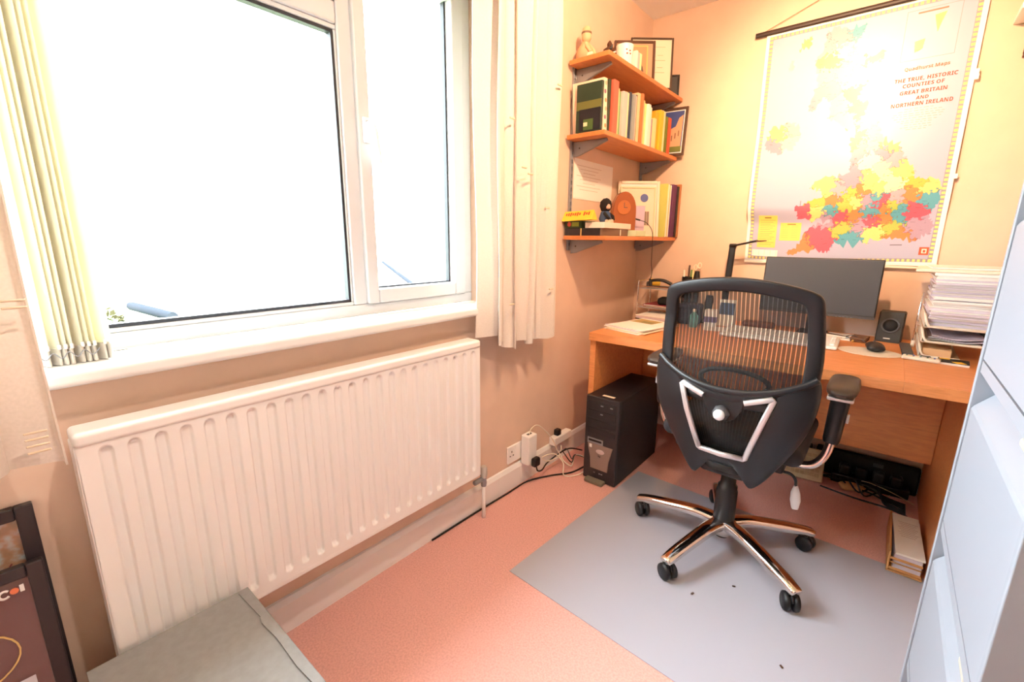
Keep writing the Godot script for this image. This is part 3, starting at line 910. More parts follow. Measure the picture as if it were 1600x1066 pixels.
func shelf_items() -> void:
	var S1 := 1.9555
	var S2 := 1.6445
	var S3 := 1.1915
	# ---- top shelf
	var o := thing("ornament", "small cream animal ornament with a collar at the open end of the top shelf", "ornament", Vector3(0.07, S1, 0.835))
	var cr := mat("ornament_cream", c8(226, 178, 138), 0.6)
	MI(o, "body", lathe([Vector2(0, 0), Vector2(0.036, 0), Vector2(0.042, 0.012), Vector2(0.034, 0.04), Vector2(0.02, 0.062), Vector2(0.014, 0.07), Vector2(0, 0.07)], 20), mat("ornament_print", c8(214, 160, 122), 0.7))
	MI(o, "head", lathe([Vector2(0, 0.066), Vector2(0.014, 0.068), Vector2(0.021, 0.082), Vector2(0.0205, 0.105), Vector2(0.017, 0.122), Vector2(0.008, 0.131), Vector2(0, 0.132)], 20), cr, Vector3(0.004, 0, 0))
	MI(o, "hat_band", lathe([Vector2(0.0208, 0.099), Vector2(0.0225, 0.101), Vector2(0.022, 0.107), Vector2(0.0198, 0.108)], 20), mat("band", c8(120, 92, 70), 0.6), Vector3(0.004, 0, 0))
	for s in [-1.0, 1.0]:
		MI(o, "arm", loft([Vector3(0.012, 0.058, s * 0.014), Vector3(0.026, 0.038, s * 0.026), Vector3(0.038, 0.018, s * 0.022)], [0.008, 0.009, 0.007], [0.008, 0.009, 0.007], 8), cr)
		MI(o, "foot", loft([Vector3(0.02, 0.009, s * 0.018), Vector3(0.045, 0.009, s * 0.02), Vector3(0.052, 0.012, s * 0.02)], [0.011, 0.01, 0.005], [0.009, 0.01, 0.006], 8), mat("ornament_pale", c8(240, 214, 190), 0.6))
	MI(o, "glass_eye", cyl(0.003, 0.003, 0.002, 0.0005, 8), M.dark_grey, Vector3(0.0235, 0.104, 0.006), Vector3(0, 0, 90))
	var pk := thing("penknife", "dark pen-like tool with a pale bead on the top shelf", "tool", Vector3(0.15, S1 + 0.004, 0.84), Vector3(0, 12, 0))
	MI(pk, "shaft", loft([Vector3(-0.05, 0, 0), Vector3(0.02, 0.003, 0)], [0.003], [0.003], 8), M.dark_grey)
	MI(pk, "bead", lathe([Vector2(0, -0.006), Vector2(0.006, -0.003), Vector2(0.006, 0.005), Vector2(0, 0.008)], 10), M.cream_plastic, Vector3(0.024, 0.003, 0))
	MI(pk, "blade", loft([Vector3(0.03, 0.002, 0), Vector3(0.045, 0.014, 0), Vector3(0.055, 0.03, 0)], [0.003, 0.005, 0.001], [0.004, 0.006, 0.001], 8), M.black_plastic)
	var mg := thing("mug", "white mug with small red marks on the top shelf", "mug", Vector3(0.16, S1, 0.635))
	MI(mg, "cup", lathe([Vector2(0, 0.0), Vector2(0.03, 0.0), Vector2(0.034, 0.006), Vector2(0.039, 0.088), Vector2(0.0395, 0.092), Vector2(0.0365, 0.092), Vector2(0.031, 0.01), Vector2(0, 0.008)], 28), M.white_plastic)
	for q in [[0.05, 20], [0.062, 24], [0.05, 45], [0.066, 50]]:
		var a: float = deg_to_rad(q[1])
		B(mg, "printed_mark", Vector3(0.0012, 0.006, 0.008), Vector3(cos(a) * 0.0372, q[0], sin(a) * 0.0372), mat("red_print", c8(196, 70, 60), 0.5), 0.0004, Vector3(0, -q[1], 0))
	MI(mg, "handle", loft(spline([Vector3(-0.034, 0.075, 0.01), Vector3(-0.06, 0.07, 0.012), Vector3(-0.064, 0.045, 0.012), Vector3(-0.05, 0.024, 0.01), Vector3(-0.033, 0.022, 0.009)], 4), [0.005], [0.004], 8), M.white_plastic)
	var fg := thing("figurine", "small dark brown figurine behind the mug", "figurine", Vector3(0.06, S1, 0.60))
	var db := mat("dark_brown", c8(84, 50, 34), 0.6)
	MI(fg, "body", lathe([Vector2(0, 0), Vector2(0.03, 0), Vector2(0.03, 0.01), Vector2(0.014, 0.03), Vector2(0.024, 0.1), Vector2(0.03, 0.108), Vector2(0.012, 0.12), Vector2(0, 0.122)], 16), db)
	MI(fg, "head", lathe([Vector2(0, 0.116), Vector2(0.011, 0.122), Vector2(0.012, 0.134), Vector2(0.005, 0.146), Vector2(0, 0.15)], 14), db)
	for q in [[0.555, 0.57, 0.088, c8(244, 236, 226), "small white booklet standing beside the mug"], [0.535, 0.551, 0.085, c8(226, 190, 190), "small pink booklet standing beside the mug"], [0.513, 0.531, 0.086, c8(250, 240, 190), "small pale yellow booklet standing beside the mug"]]:
		book(q[4], q[0], q[1], S1, q[2], 0.06, 0.19, q[3], 0.0, "booklets on the top shelf")
	var fdir := rad_to_deg(atan2(0.156, 0.132))
	var pt := thing("portrait_frame", "brown framed portrait with gold mount leaning on the top shelf", "picture frame", Vector3(0.125, S1, 0.455), Vector3(-7, 40, 0))
	frame(pt, 0.205, 0.185, 0.012, 0.014, db, mat("taupe_mount", c8(186, 150, 122), 0.8))
	B(pt, "gold_slip", Vector3(0.132, 0.14, 0.003), Vector3(0, 0.093, 0.0015), mat("gold", c8(226, 186, 110), 0.5), 0.0008)
	B(pt, "photo", Vector3(0.12, 0.128, 0.003), Vector3(0, 0.093, 0.0025), mat("photo_warm", c8(214, 140, 100), 0.5), 0.0005)
	MI(pt, "photo_figure", prism(PackedVector2Array([Vector2(-0.01, 0.03), Vector2(0.035, 0.03), Vector2(0.03, 0.06), Vector2(0.014, 0.088), Vector2(0.0, 0.07), Vector2(-0.008, 0.05)]), 0.001), mat("photo_dark", c8(96, 78, 66), 0.6), Vector3(0.012, 0, 0.0046))
	MI(pt, "photo_face", cyl(0.01, 0.01, 0.001, 0.0003, 16), mat("photo_skin", c8(240, 190, 160), 0.6), Vector3(0.012, 0.055, 0.0055), Vector3(90, 0, 0))
	var ct := thing("certificate_frame", "dark framed pale certificate at the corner end of the top shelf", "picture frame", Vector3(0.128, S1, 0.262), Vector3(-5, 40, 0))
	frame(ct, 0.225, 0.255, 0.009, 0.014, mat("frame_dark", c8(78, 54, 40), 0.45), M.paper_cream)
	for q in [[0.21, 0.05], [0.17, 0.03], [0.145, 0.055], [0.11, 0.03], [0.085, 0.05]]:
		B(ct, "text_line", Vector3(q[1], 0.002, 0.001), Vector3(0.045, q[0], 0.002), mat("faint_ink", c8(206, 180, 140), 0.8), 0.0003)
	var sf := thing("photo_frame", "small black frame standing behind the certificate near the corner", "picture frame", Vector3(0.165, S1, 0.075), Vector3(-6, 32, 0))
	frame(sf, 0.09, 0.115, 0.01, 0.012, M.black_plastic, M.dark_grey)
	# ---- middle shelf books
	var gb := book("dark green gardening book with cover facing outwards at the end of the row", 0.857, 0.872, S2, 0.2, 0.128, 0.187, c8(40, 58, 44))
	B(gb, "cover_print", Vector3(0.126, 0.035, 0.0006), Vector3(0, 0.11, 0.0078), mat("olive_print", c8(104, 104, 52), 0.6), 0.0002)
	B(gb, "cover_print", Vector3(0.108, 0.09, 0.0006), Vector3(0.006, 0.05, 0.0079), mat("navy_print", c8(26, 26, 36), 0.6), 0.0002)
	B(gb, "cover_print", Vector3(0.05, 0.045, 0.0006), Vector3(0.0, 0.03, 0.0083), mat("green_print", c8(70, 96, 50), 0.6), 0.0002)
	B(gb, "cover_print", Vector3(0.02, 0.016, 0.0006), Vector3(-0.014, 0.032, 0.0087), mat("pale_print", c8(214, 210, 170), 0.6), 0.0002)
	var fb := book("white floral patterned book next to the dark green book", 0.815, 0.845, S2, 0.215, 0.16, 0.187, c8(240, 214, 190), 4.0)
	for k in 6:
		MI(fb, "flower_print", cyl(0.009, 0.009, 0.001, 0.0003, 10), mat("flower %d" % (k % 3), [c8(206, 140, 96), c8(150, 100, 120), c8(226, 170, 140)][k % 3], 0.7), Vector3(0.0802, 0.025 + k * 0.034, 0.004 * sin(k * 2.0)), Vector3(0, 0, 90))
	var bk := [[0.792, 0.812, 0.218, c8(46, 62, 40), "tall dark green book beside the floral book"], [0.742, 0.784, 0.222, c8(226, 100, 78), "thick coral red book"], [0.727, 0.740, 0.196, c8(236, 200, 140), "thin cream book beside the coral red book"], [0.695, 0.724, 0.192, c8(126, 176, 120), "light green book"], [0.650, 0.690, 0.196, c8(240, 192, 186), "pink book with pale spine"], [0.613, 0.647, 0.205, c8(246, 226, 176), "cream book beside the pink book"], [0.590, 0.610, 0.212, c8(52, 62, 84), "navy blue book"], [0.562, 0.587, 0.206, c8(150, 156, 156), "slate grey book"], [0.545, 0.560, 0.205, c8(214, 186, 170), "thin dusty pink book"], [0.527, 0.543, 0.215, c8(66, 56, 34), "dark olive book"], [0.498, 0.525, 0.228, c8(240, 206, 160), "tall buff book"], [0.474, 0.496, 0.23, c8(216, 122, 72), "tall orange brown book"], [0.436, 0.471, 0.21, c8(248, 196, 136), "peach book with rounded spine"], [0.418, 0.433, 0.2, c8(252, 236, 150), "pale yellow book"], [0.385, 0.416, 0.2, c8(246, 240, 232), "white paperback beside the pale yellow book"], [0.352, 0.383, 0.195, c8(250, 236, 214), "ivory paperback"], [0.333, 0.349, 0.145, c8(170, 130, 160), "short mauve book"], [0.303, 0.331, 0.15, c8(248, 218, 160), "short cream book"], [0.258, 0.300, 0.19, c8(244, 170, 40), "thick golden orange book"], [0.213, 0.256, 0.205, c8(248, 190, 48), "bright yellow book"], [0.168, 0.210, 0.212, c8(246, 226, 180), "cream hardback beside the bright yellow book"], [0.136, 0.164, 0.19, c8(112, 122, 40), "olive green book"], [0.100, 0.134, 0.19, c8(204, 82, 50), "brick red book at the corner end of the row"]]
	for q in bk:
		book(q[4] + " on the middle shelf", q[0], q[1], S2, q[2], 0.15 + 0.01 * sin(q[0] * 40.0), 0.192 + 0.006 * sin(q[0] * 70.0), q[3])
	var pf := thing("picture_frame", "dark framed photo of a stone building at the end of the middle shelf", "picture frame", Vector3(0.165, S2, 0.058), Vector3(-6, 6, 0))
	frame(pf, 0.19, 0.262, 0.014, 0.014, mat("frame_dark", c8(78, 54, 40), 0.45), M.paper)
	B(pf, "photo_sky", Vector3(0.15, 0.222, 0.002), Vector3(0, 0.131, 0.0016), mat("photo_sky", c8(64, 78, 140), 0.5), 0.0003)
	MI(pf, "photo_building", prism(PackedVector2Array([Vector2(-0.04, 0.04), Vector2(0.07, 0.04), Vector2(0.072, 0.22), Vector2(0.05, 0.205), Vector2(0.035, 0.16), Vector2(-0.01, 0.14), Vector2(-0.03, 0.125)]), 0.001), mat("photo_stone", c8(206, 158, 120), 0.7), Vector3(0, 0, 0.0031))
	B(pf, "photo_grass", Vector3(0.15, 0.03, 0.001), Vector3(0, 0.036, 0.0038), mat("photo_grass", c8(110, 116, 52), 0.7), 0.0003)
	for k in 4:
		B(pf, "photo_window", Vector3(0.006, 0.03, 0.001), Vector3(0.0 + k * 0.018, 0.085 + k * 0.012, 0.0041), mat("photo_shade", c8(130, 92, 70), 0.7), 0.0003)
	# ---- lowest shelf
	var bb := thing("black_box", "long flat black box with a gold band at the bottom of the shelf stack", "box", Vector3(0.108, S3, 0.715), Vector3.ZERO)
	B(bb, "carton", Vector3(0.19, 0.034, 0.29), Vector3(0, 0.017, 0), mat("box_black", c8(40, 36, 40), 0.5), 0.002)
	B(bb, "gold_band", Vector3(0.006, 0.034, 0.0008), Vector3(-0.005, 0.017, 0.1453), mat("gold", c8(226, 186, 110), 0.5), 0.0003)
	B(bb, "brown_end", Vector3(0.0008, 0.033, 0.28), Vector3(0.0953, 0.017, 0.0), mat("box_brown", c8(120, 96, 76), 0.6), 0.0003)
	B(bb, "clasp", Vector3(0.002, 0.028, 0.008), Vector3(0.0962, 0.016, -0.06), M.cream_plastic, 0.0006)
	var gbk := thing("flower_book", "green book with a printed red flower lying under the yellow sign", "book", Vector3(0.055, S3 + 0.0345, 0.79))
	B(gbk, "cover", Vector3(0.09, 0.034, 0.13), Vector3(0, 0.017, 0), mat("book_green", c8(52, 72, 36), 0.6), 0.002)
	MI(gbk, "flower_print", cyl(0.011, 0.011, 0.001, 0.0003, 12), mat("flower_red", c8(206, 76, 54), 0.6), Vector3(-0.022, 0.018, 0.0653), Vector3(90, 0, 0))
	B(gbk, "leaf_print", Vector3(0.04, 0.02, 0.0008), Vector3(0.012, 0.018, 0.0652), mat("leaf_print", c8(150, 160, 60), 0.6), 0.0003)
	var wbx := thing("white_box", "flat white carton on top of the black box", "box", Vector3(0.158, S3 + 0.0345, 0.69), Vector3(0, 4, 0))
	B(wbx, "carton", Vector3(0.10, 0.027, 0.32), Vector3(0, 0.0135, 0), mat("carton_white", c8(246, 226, 210), 0.7), 0.002)
	var ys := thing("yellow_sign", "yellow triangular desk sign with red lettering on the lowest shelf", "sign", Vector3(0.085, S3 + 0.069, 0.85), Vector3(0, -2, 2))
	MI(ys, "sign_card", prism(PackedVector2Array([Vector2(-0.03, 0.0), Vector2(0.03, 0.0), Vector2(0.0, 0.045)]), 0.165, 0.001), mat("yellow_card", c8(252, 196, 60), 0.6), Vector3.ZERO, Vector3(0, 90, 0))
	for k in 11:
		if k == 7:
			continue
		B(ys, "red_print", Vector3(0.0085, 0.013 + 0.004 * (k % 3), 0.0008), Vector3(-0.065 + k * 0.0125, 0.030, 0.0102), mat("sign_red", c8(206, 66, 40), 0.6), 0.0003, Vector3(-33.7, 0, 0))
	var py := thing("plush_toy", "dark furry soft toy with a blue body leaning on the clock", "soft toy", Vector3(0.148, S3 + 0.062, 0.715))
	var fur := mat("fur", c8(34, 28, 30), 0.95)
	var s3 := MI(py, "head", lathe([Vector2(0, 0.05), Vector2(0.02, 0.056), Vector2(0.029, 0.078), Vector2(0.026, 0.1), Vector2(0.014, 0.113), Vector2(0, 0.116)], 16), fur)
	MI(s3, "face", lathe([Vector2(0, -0.014), Vector2(0.011, -0.008), Vector2(0.013, 0.002), Vector2(0.008, 0.012), Vector2(0, 0.014)], 12), mat("toy_face", c8(214, 170, 150), 0.8), Vector3(0.018, 0.075, 0.01))
	MI(py, "body", lathe([Vector2(0, 0), Vector2(0.024, 0.002), Vector2(0.03, 0.02), Vector2(0.022, 0.05), Vector2(0.012, 0.06), Vector2(0, 0.062)], 16), mat("toy_blue", c8(62, 82, 116), 0.9))
	for s in [-1.0, 1.0]:
		MI(py, "arm", loft([Vector3(0.006, 0.046, s * 0.02), Vector3(0.026, 0.03, s * 0.03), Vector3(0.034, 0.016, s * 0.02)], [0.008], [0.008], 8), fur)
		MI(py, "foot", loft([Vector3(0.016, 0.009, s * 0.016), Vector3(0.034, 0.009, s * 0.02)], [0.01, 0.009], [0.009], 8), mat("toy_foot", c8(236, 206, 180), 0.9))
	for k in 26:
		var ta := TAU * k / 26.0 * 3.0
		var hy := 0.075 + 0.04 * k / 26.0
		var hr := 0.027 * (1.0 - pow(float(k) / 26.0, 3.0))
		MI(py, "fur_tuft", loft([Vector3(cos(ta) * hr * 0.8, hy, sin(ta) * hr * 0.8), Vector3(cos(ta) * (hr + 0.003), hy + 0.003, sin(ta) * (hr + 0.003))], [0.004, 0.001], [0.004, 0.001], 5), fur)
	var ck := thing("wooden_clock", "arched orange wooden clock on the lowest shelf", "clock", Vector3(0.135, S3, 0.5), Vector3(0, 46, 0))
	var arch := PackedVector2Array([Vector2(-0.062, 0.0), Vector2(0.062, 0.0), Vector2(0.062, 0.13)])
	for k in range(1, 12):
		var a := PI * k / 12.0
		arch.append(Vector2(0.062 * cos(a), 0.13 + 0.095 * sin(a)))
	arch.append(Vector2(-0.062, 0.13))
	MI(ck, "case", prism(arch, 0.05, 0.004), M.clock_wood)
	MI(ck, "dial", cyl(0.036, 0.036, 0.003, 0.001, 28), mat("dial_wood", c8(186, 106, 54), 0.4), Vector3(-0.006, 0.145, 0.0265), Vector3(90, 0, 0))
	B(ck, "hand", Vector3(0.003, 0.026, 0.001), Vector3(-0.006, 0.157, 0.0287), M.dark_grey, 0.0003)
	B(ck, "hand", Vector3(0.018, 0.003, 0.001), Vector3(0.003, 0.145, 0.0287), M.dark_grey, 0.0003)
	var lc := one("lilac_card", "lilac greeting card standing beside the wooden clock", "card", rbox(Vector3(0.085, 0.16, 0.006), 0.001), mat("lilac", c8(214, 186, 206), 0.7), Vector3(0.165, S3 + 0.08, 0.40), Vector3(0, 40, 0))
	lc.set_meta("label", "lilac greeting card standing beside the wooden clock")
	var pg := one("green_notepad", "pale green notepad lying in front of the lilac card", "notepad", rbox(Vector3(0.06, 0.03, 0.13), 0.002), mat("pale_green", c8(214, 226, 190), 0.7), Vector3(0.2, S3 + 0.0152, 0.475), Vector3(0, 3, 0))
	var c1 := thing("large_certificate", "large pale framed certificate leaning on the lowest shelf", "picture frame", Vector3(0.123, S3, 0.284), Vector3(-6, 42, 0))
	frame(c1, 0.235, 0.305, 0.016, 0.014, mat("frame_pale", c8(244, 226, 206), 0.6), M.paper)
	var c2 := thing("small_certificate", "smaller framed certificate with a blue emblem in front of the large one", "picture frame", Vector3(0.137, S3, 0.322), Vector3(-6, 42, 0))
	frame(c2, 0.2, 0.27, 0.009, 0.012, mat("frame_sage", c8(226, 222, 186), 0.6), mat("cert_peach", c8(246, 222, 196), 0.8))
	MI(c2, "emblem", cyl(0.022, 0.022, 0.001, 0.0003, 20), mat("emblem_blue", c8(96, 106, 160), 0.6), Vector3(0.035, 0.21, 0.002), Vector3(90, 0, 0))
	for k in 3:
		B(c2, "text_block", Vector3(0.012, 0.075, 0.001), Vector3(0.03 + k * 0.014, 0.1, 0.002), mat("ink_grey", c8(150, 130, 116), 0.8), 0.0003)
	var l3 := [[0.158, 0.172, 0.29, c8(206, 206, 110), "thin lime green folder"], [0.136, 0.156, 0.288, c8(250, 244, 224), "white folder beside the lime green folder"], [0.122, 0.134, 0.285, c8(248, 190, 120), "thin orange folder"], [0.107, 0.120, 0.286, c8(250, 246, 240), "white folder beside the purple binder"]]
	for q in l3:
		book(q[4] + " on the lowest shelf", q[0], q[1], S3, q[2], 0.2, 0.232, q[3], 0.0, "folders on the lowest shelf")
	book("purple ring binder on the lowest shelf", 0.048, 0.104, S3, 0.292, 0.21, 0.24, c8(92, 36, 84), 0.0, "folders on the lowest shelf")
	book("black folder beside the purple binder on the lowest shelf", 0.028, 0.046, S3, 0.285, 0.22, 0.247, c8(46, 34, 30), 0.0, "folders on the lowest shelf")
	book("brown board folder against the corner wall on the lowest shelf", 0.008, 0.026, S3, 0.298, 0.23, 0.252, c8(176, 112, 66), 0.0, "folders on the lowest shelf")
	var lt := thing("wall_letter", "white printed letter fixed to the wall above the lowest shelf", "letter", Vector3(0.0015, 1.465, 0.585))
	B(lt, "sheet", Vector3(0.001, 0.19, 0.395), Vector3.ZERO, M.paper, 0.0003)
	for k in 8:
		B(lt, "text_line", Vector3(0.0006, 0.0025, 0.24 - 0.06 * (k % 3)), Vector3(0.0008, 0.065 - k * 0.016, 0.05), mat("faint_grey", c8(214, 200, 190), 0.8), 0.0002)
	# lead hanging over the edge of the lowest shelf
	var cb := thing("hanging_lead", "thin black lead dangling over the edge of the lowest shelf", "cable")
	MI(cb, "lead", tube(spline([Vector3(0.2, S3 + 0.085, 0.44), Vector3(0.225, S3 + 0.07, 0.4), Vector3(0.245, S3 + 0.03, 0.37), Vector3(0.248, S3 - 0.03, 0.36), Vector3(0.245, 1.05, 0.345), Vector3(0.25, 1.0, 0.34), Vector3(0.24, 0.96, 0.335)], 6), 0.0018, 6), M.black_plastic)
	MI(cb, "plug_end", loft([Vector3(0.24, 0.965, 0.335), Vector3(0.24, 0.925, 0.335)], [0.006, 0.005], [0.005], 8, Vector3.BACK), M.black_plastic)
	MI(cb, "connector", loft([Vector3(0.186, S3 + 0.09, 0.455), Vector3(0.203, S3 + 0.084, 0.438)], [0.005], [0.004], 8), M.black_plastic)

func fill_poly(im: Image, poly: Array, fn: Callable) -> void:
	var W := im.get_width()
	var H := im.get_height()
	var lo := 1e9
	var hi := -1e9
	for p in poly:
		lo = minf(lo, p.y)
		hi = maxf(hi, p.y)
	for y in range(maxi(0, int(lo * H)), mini(H, int(hi * H) + 1)):
		var fy := (y + 0.5) / H
		var xs := []
		for i in poly.size():
			var a: Vector2 = poly[i]
			var b: Vector2 = poly[(i + 1) % poly.size()]
			if (a.y > fy) != (b.y > fy):
				xs.append(a.x + (fy - a.y) / (b.y - a.y) * (b.x - a.x))
		xs.sort()
		for k in range(0, xs.size() - 1, 2):
			for x in range(maxi(0, int(xs[k] * W)), mini(W, int(xs[k + 1] * W) + 1)):
				im.set_pixel(x, y, fn.call(x, y))

func rect(im: Image, u0: float, v0: float, u1: float, v1: float, c: Color) -> void:
	var W := im.get_width()
	var H := im.get_height()
	im.fill_rect(Rect2i(int(u0 * W), int(v0 * H), maxi(1, int((u1 - u0) * W)), maxi(1, int((v1 - v0) * H))), c)

func map_image() -> ImageTexture:
	var W := 640
	var H := 900
	var im := Image.create(W, H, false, Image.FORMAT_RGB8)
	var sea := c8(174, 174, 196)
	im.fill(c8(246, 242, 236))
	rect(im, 0.02, 0.014, 0.98, 0.986, c8(150, 146, 158))
	for i in 60:
		rect(im, 0.022, 0.016 + i * 0.0162, 0.038, 0.016 + i * 0.0162 + 0.009, c8(238, 216, 130))
		rect(im, 0.962, 0.016 + i * 0.0162, 0.978, 0.016 + i * 0.0162 + 0.009, c8(238, 216, 130))
	for i in 42:
		rect(im, 0.022 + i * 0.0229, 0.0155, 0.022 + i * 0.0229 + 0.013, 0.0265, c8(238, 216, 130))
		rect(im, 0.022 + i * 0.0229, 0.9735, 0.022 + i * 0.0229 + 0.013, 0.9845, c8(238, 216, 130))
	rect(im, 0.04, 0.028, 0.96, 0.972, sea)
	var pal := {"pink": c8(232, 160, 170), "red": c8(224, 96, 112), "teal": c8(96, 160, 176), "yel": c8(236, 206, 128), "orange": c8(222, 134, 84), "green": c8(168, 180, 88), "mauve": c8(170, 146, 166), "cream": c8(242, 228, 178), "grey": c8(206, 196, 196)}
	var seeds := [["pink", 0.391, 0.076], ["teal", 0.486, 0.061], ["yel", 0.361, 0.159], ["grey", 0.497, 0.157], ["yel", 0.571, 0.168], ["cream", 0.574, 0.221], ["cream", 0.34, 0.217], ["yel", 0.511, 0.3], ["cream", 0.427, 0.338], ["pink", 0.59, 0.393], ["mauve", 0.573, 0.525], ["yel", 0.521, 0.497], ["mauve", 0.68, 0.546], ["pink", 0.643, 0.482], ["yel", 0.775, 0.62], ["cream", 0.686, 0.6], ["pink", 0.497, 0.687], ["yel", 0.429, 0.674], ["orange", 0.607, 0.692], ["yel", 0.676, 0.694], ["pink", 0.776, 0.728], ["cream", 0.741, 0.672], ["yel", 0.905, 0.691], ["teal", 0.914, 0.734], ["red", 0.866, 0.782], ["mauve", 0.885, 0.841], ["orange", 0.808, 0.874], ["yel", 0.688, 0.861], ["teal", 0.576, 0.891], ["green", 0.534, 0.843], ["mauve", 0.619, 0.827], ["red", 0.442, 0.881], ["orange", 0.315, 0.928], ["red", 0.318, 0.772], ["yel", 0.396, 0.765], ["green", 0.39, 0.729], ["teal", 0.469, 0.761], ["orange", 0.472, 0.726], ["green", 0.531, 0.746], ["yel", 0.584, 0.73], ["orange", 0.591, 0.795], ["red", 0.511, 0.794], ["mauve", 0.454, 0.801], ["mauve", 0.645, 0.731], ["red", 0.707, 0.741], ["teal", 0.67, 0.778], ["orange", 0.723, 0.777], ["green", 0.759, 0.752], ["teal", 0.789, 0.785], ["red", 0.672, 0.817], ["orange", 0.736, 0.81], ["green", 0.772, 0.843], ["cream", 0.62, 0.51], ["yel", 0.7, 0.52], ["grey", 0.63, 0.57], ["pink", 0.73, 0.58], ["mauve", 0.55, 0.65], ["green", 0.56, 0.7], ["yel", 0.63, 0.66], ["teal", 0.68, 0.72], ["orange", 0.83, 0.72], ["green", 0.85, 0.67], ["pink", 0.33, 0.1], ["grey", 0.42, 0.13], ["cream", 0.43, 0.21], ["grey", 0.5, 0.25], ["mauve", 0.36, 0.27], ["cream", 0.46, 0.4], ["yel", 0.55, 0.37], ["yel", 0.13, 0.42], ["pink", 0.2, 0.41], ["mauve", 0.1, 0.48], ["cream", 0.2, 0.47], ["yel", 0.22, 0.07], ["cream", 0.16, 0.15]]
	var nz := FastNoiseLite.new()
	nz.seed = 4
	nz.frequency = 0.045
	nz.fractal_octaves = 4
	var near := func(x: int, y: int) -> Color:
		var u := (x + 24.0 * nz.get_noise_2d(x, y)) / W
		var v := (y + 24.0 * nz.get_noise_2d(x + 500, y)) / H * 1.41
		var b1 := 9.0
		var b2 := 9.0
		var cc := ""
		for s in seeds:
			var d: float = (u - s[1]) * (u - s[1]) + (v - s[2] * 1.41) * (v - s[2] * 1.41)
			if d < b1:
				b2 = b1
				b1 = d
				cc = s[0]
			elif d < b2:
				b2 = d
		var col: Color = pal[cc]
		var edge := sqrt(b2) - sqrt(b1)
		if edge < 0.004:
			return col.darkened(0.22)
		return col.darkened(0.1 * maxf(0.0, nz.get_noise_2d(x * 7.0, y * 9.0)))
	var gb := [[0.511, 0.042], [0.501, 0.082], [0.463, 0.121], [0.479, 0.142], [0.617, 0.162], [0.602, 0.207], [0.566, 0.253], [0.533, 0.291], [0.516, 0.324], [0.555, 0.341], [0.63, 0.421], [0.667, 0.484], [0.744, 0.514], [0.774, 0.564], [0.798, 0.597], [0.832, 0.628], [0.835, 0.657], [0.87, 0.654], [0.937, 0.662], [0.958, 0.693], [0.958, 0.741], [0.937, 0.776], [0.927, 0.812], [0.955, 0.837], [0.945, 0.869], [0.89, 0.889], [0.798, 0.895], [0.708, 0.888], [0.651, 0.907], [0.542, 0.913], [0.506, 0.897], [0.481, 0.942], [0.447, 0.943], [0.383, 0.932], [0.309, 0.957], [0.247, 0.955], [0.318, 0.905], [0.366, 0.842], [0.442, 0.826], [0.471, 0.807], [0.387, 0.806], [0.298, 0.794], [0.277, 0.757], [0.345, 0.731], [0.419, 0.706], [0.397, 0.678], [0.341, 0.671], [0.371, 0.634], [0.453, 0.628], [0.529, 0.611], [0.537, 0.573], [0.52, 0.522], [0.517, 0.479], [0.557, 0.45], [0.442, 0.415], [0.389, 0.384], [0.395, 0.335], [0.355, 0.293], [0.301, 0.35], [0.271, 0.334], [0.3, 0.261], [0.305, 0.2], [0.279, 0.147], [0.319, 0.105], [0.323, 0.046], [0.367, 0.035], [0.454, 0.05]]
	var ni := [[0.056, 0.459], [0.084, 0.407], [0.176, 0.375], [0.236, 0.402], [0.252, 0.448], [0.218, 0.491], [0.139, 0.512], [0.081, 0.497]]
	for shape in [gb, ni, [[0.187, 0.096], [0.207, 0.065], [0.253, 0.046], [0.246, 0.093]], [[0.142, 0.169], [0.152, 0.13], [0.169, 0.131], [0.166, 0.168]]]:
		var poly := []
		for i in shape.size():
			var a := Vector2(shape[i][0], shape[i][1])
			var b := Vector2(shape[(i + 1) % shape.size()][0], shape[(i + 1) % shape.size()][1])
			var nn := (b - a).orthogonal()
			for k in 7:
				var p := a.lerp(b, k / 7.0)
				poly.append(p + nn * 0.4 * nz.get_noise_2d(p.x * 2600.0, p.y * 2600.0))
		fill_poly(im, poly, near)
	# place names: short strokes of print scattered over the land
	for i in 520:
		var tu := rng.randf_range(0.06, 0.94)
		var tv := rng.randf_range(0.04, 0.95)
		var px := im.get_pixel(int(tu * W), int(tv * H))
		if absf(px.r - sea.r) + absf(px.b - sea.b) > 0.06:
			rect(im, tu, tv, minf(tu + rng.randf_range(0.008, 0.024), 0.955), tv + 0.0022, px.darkened(0.3))
	# inset box, island group inside it
	for q in [[0.685, 0.042, 0.905, 0.044], [0.685, 0.215, 0.905, 0.217], [0.685, 0.042, 0.688, 0.217], [0.902, 0.042, 0.905, 0.217]]:
		rect(im, q[0], q[1], q[2], q[3], c8(150, 130, 130))
	fill_poly(im, [Vector2(0.80, 0.07), Vector2(0.845, 0.065), Vector2(0.83, 0.1), Vector2(0.82, 0.13), Vector2(0.81, 0.1)], near)
	fill_poly(im, [Vector2(0.735, 0.15), Vector2(0.775, 0.145), Vector2(0.77, 0.18), Vector2(0.74, 0.19)], near)
	rect(im, 0.73, 0.05, 0.85, 0.056, c8(186, 116, 96))
	# legend panels
	rect(im, 0.07, 0.783, 0.182, 0.93, c8(240, 206, 104))
	rect(im, 0.2, 0.815, 0.32, 0.896, c8(240, 206, 104))
	for k in 14:
		rect(im, 0.08, 0.803 + k * 0.0085, 0.17 - 0.015 * (k % 3), 0.8055 + k * 0.0085, c8(190, 160, 96))
	rect(im, 0.105, 0.79, 0.145, 0.795, c8(120, 96, 60))
	for k in 7:
		rect(im, 0.21, 0.828 + k * 0.0085, 0.25, 0.83 + k * 0.0085, c8(190, 160, 96))
		rect(im, 0.265, 0.828 + k * 0.0085, 0.305, 0.83 + k * 0.0085, c8(190, 160, 96))
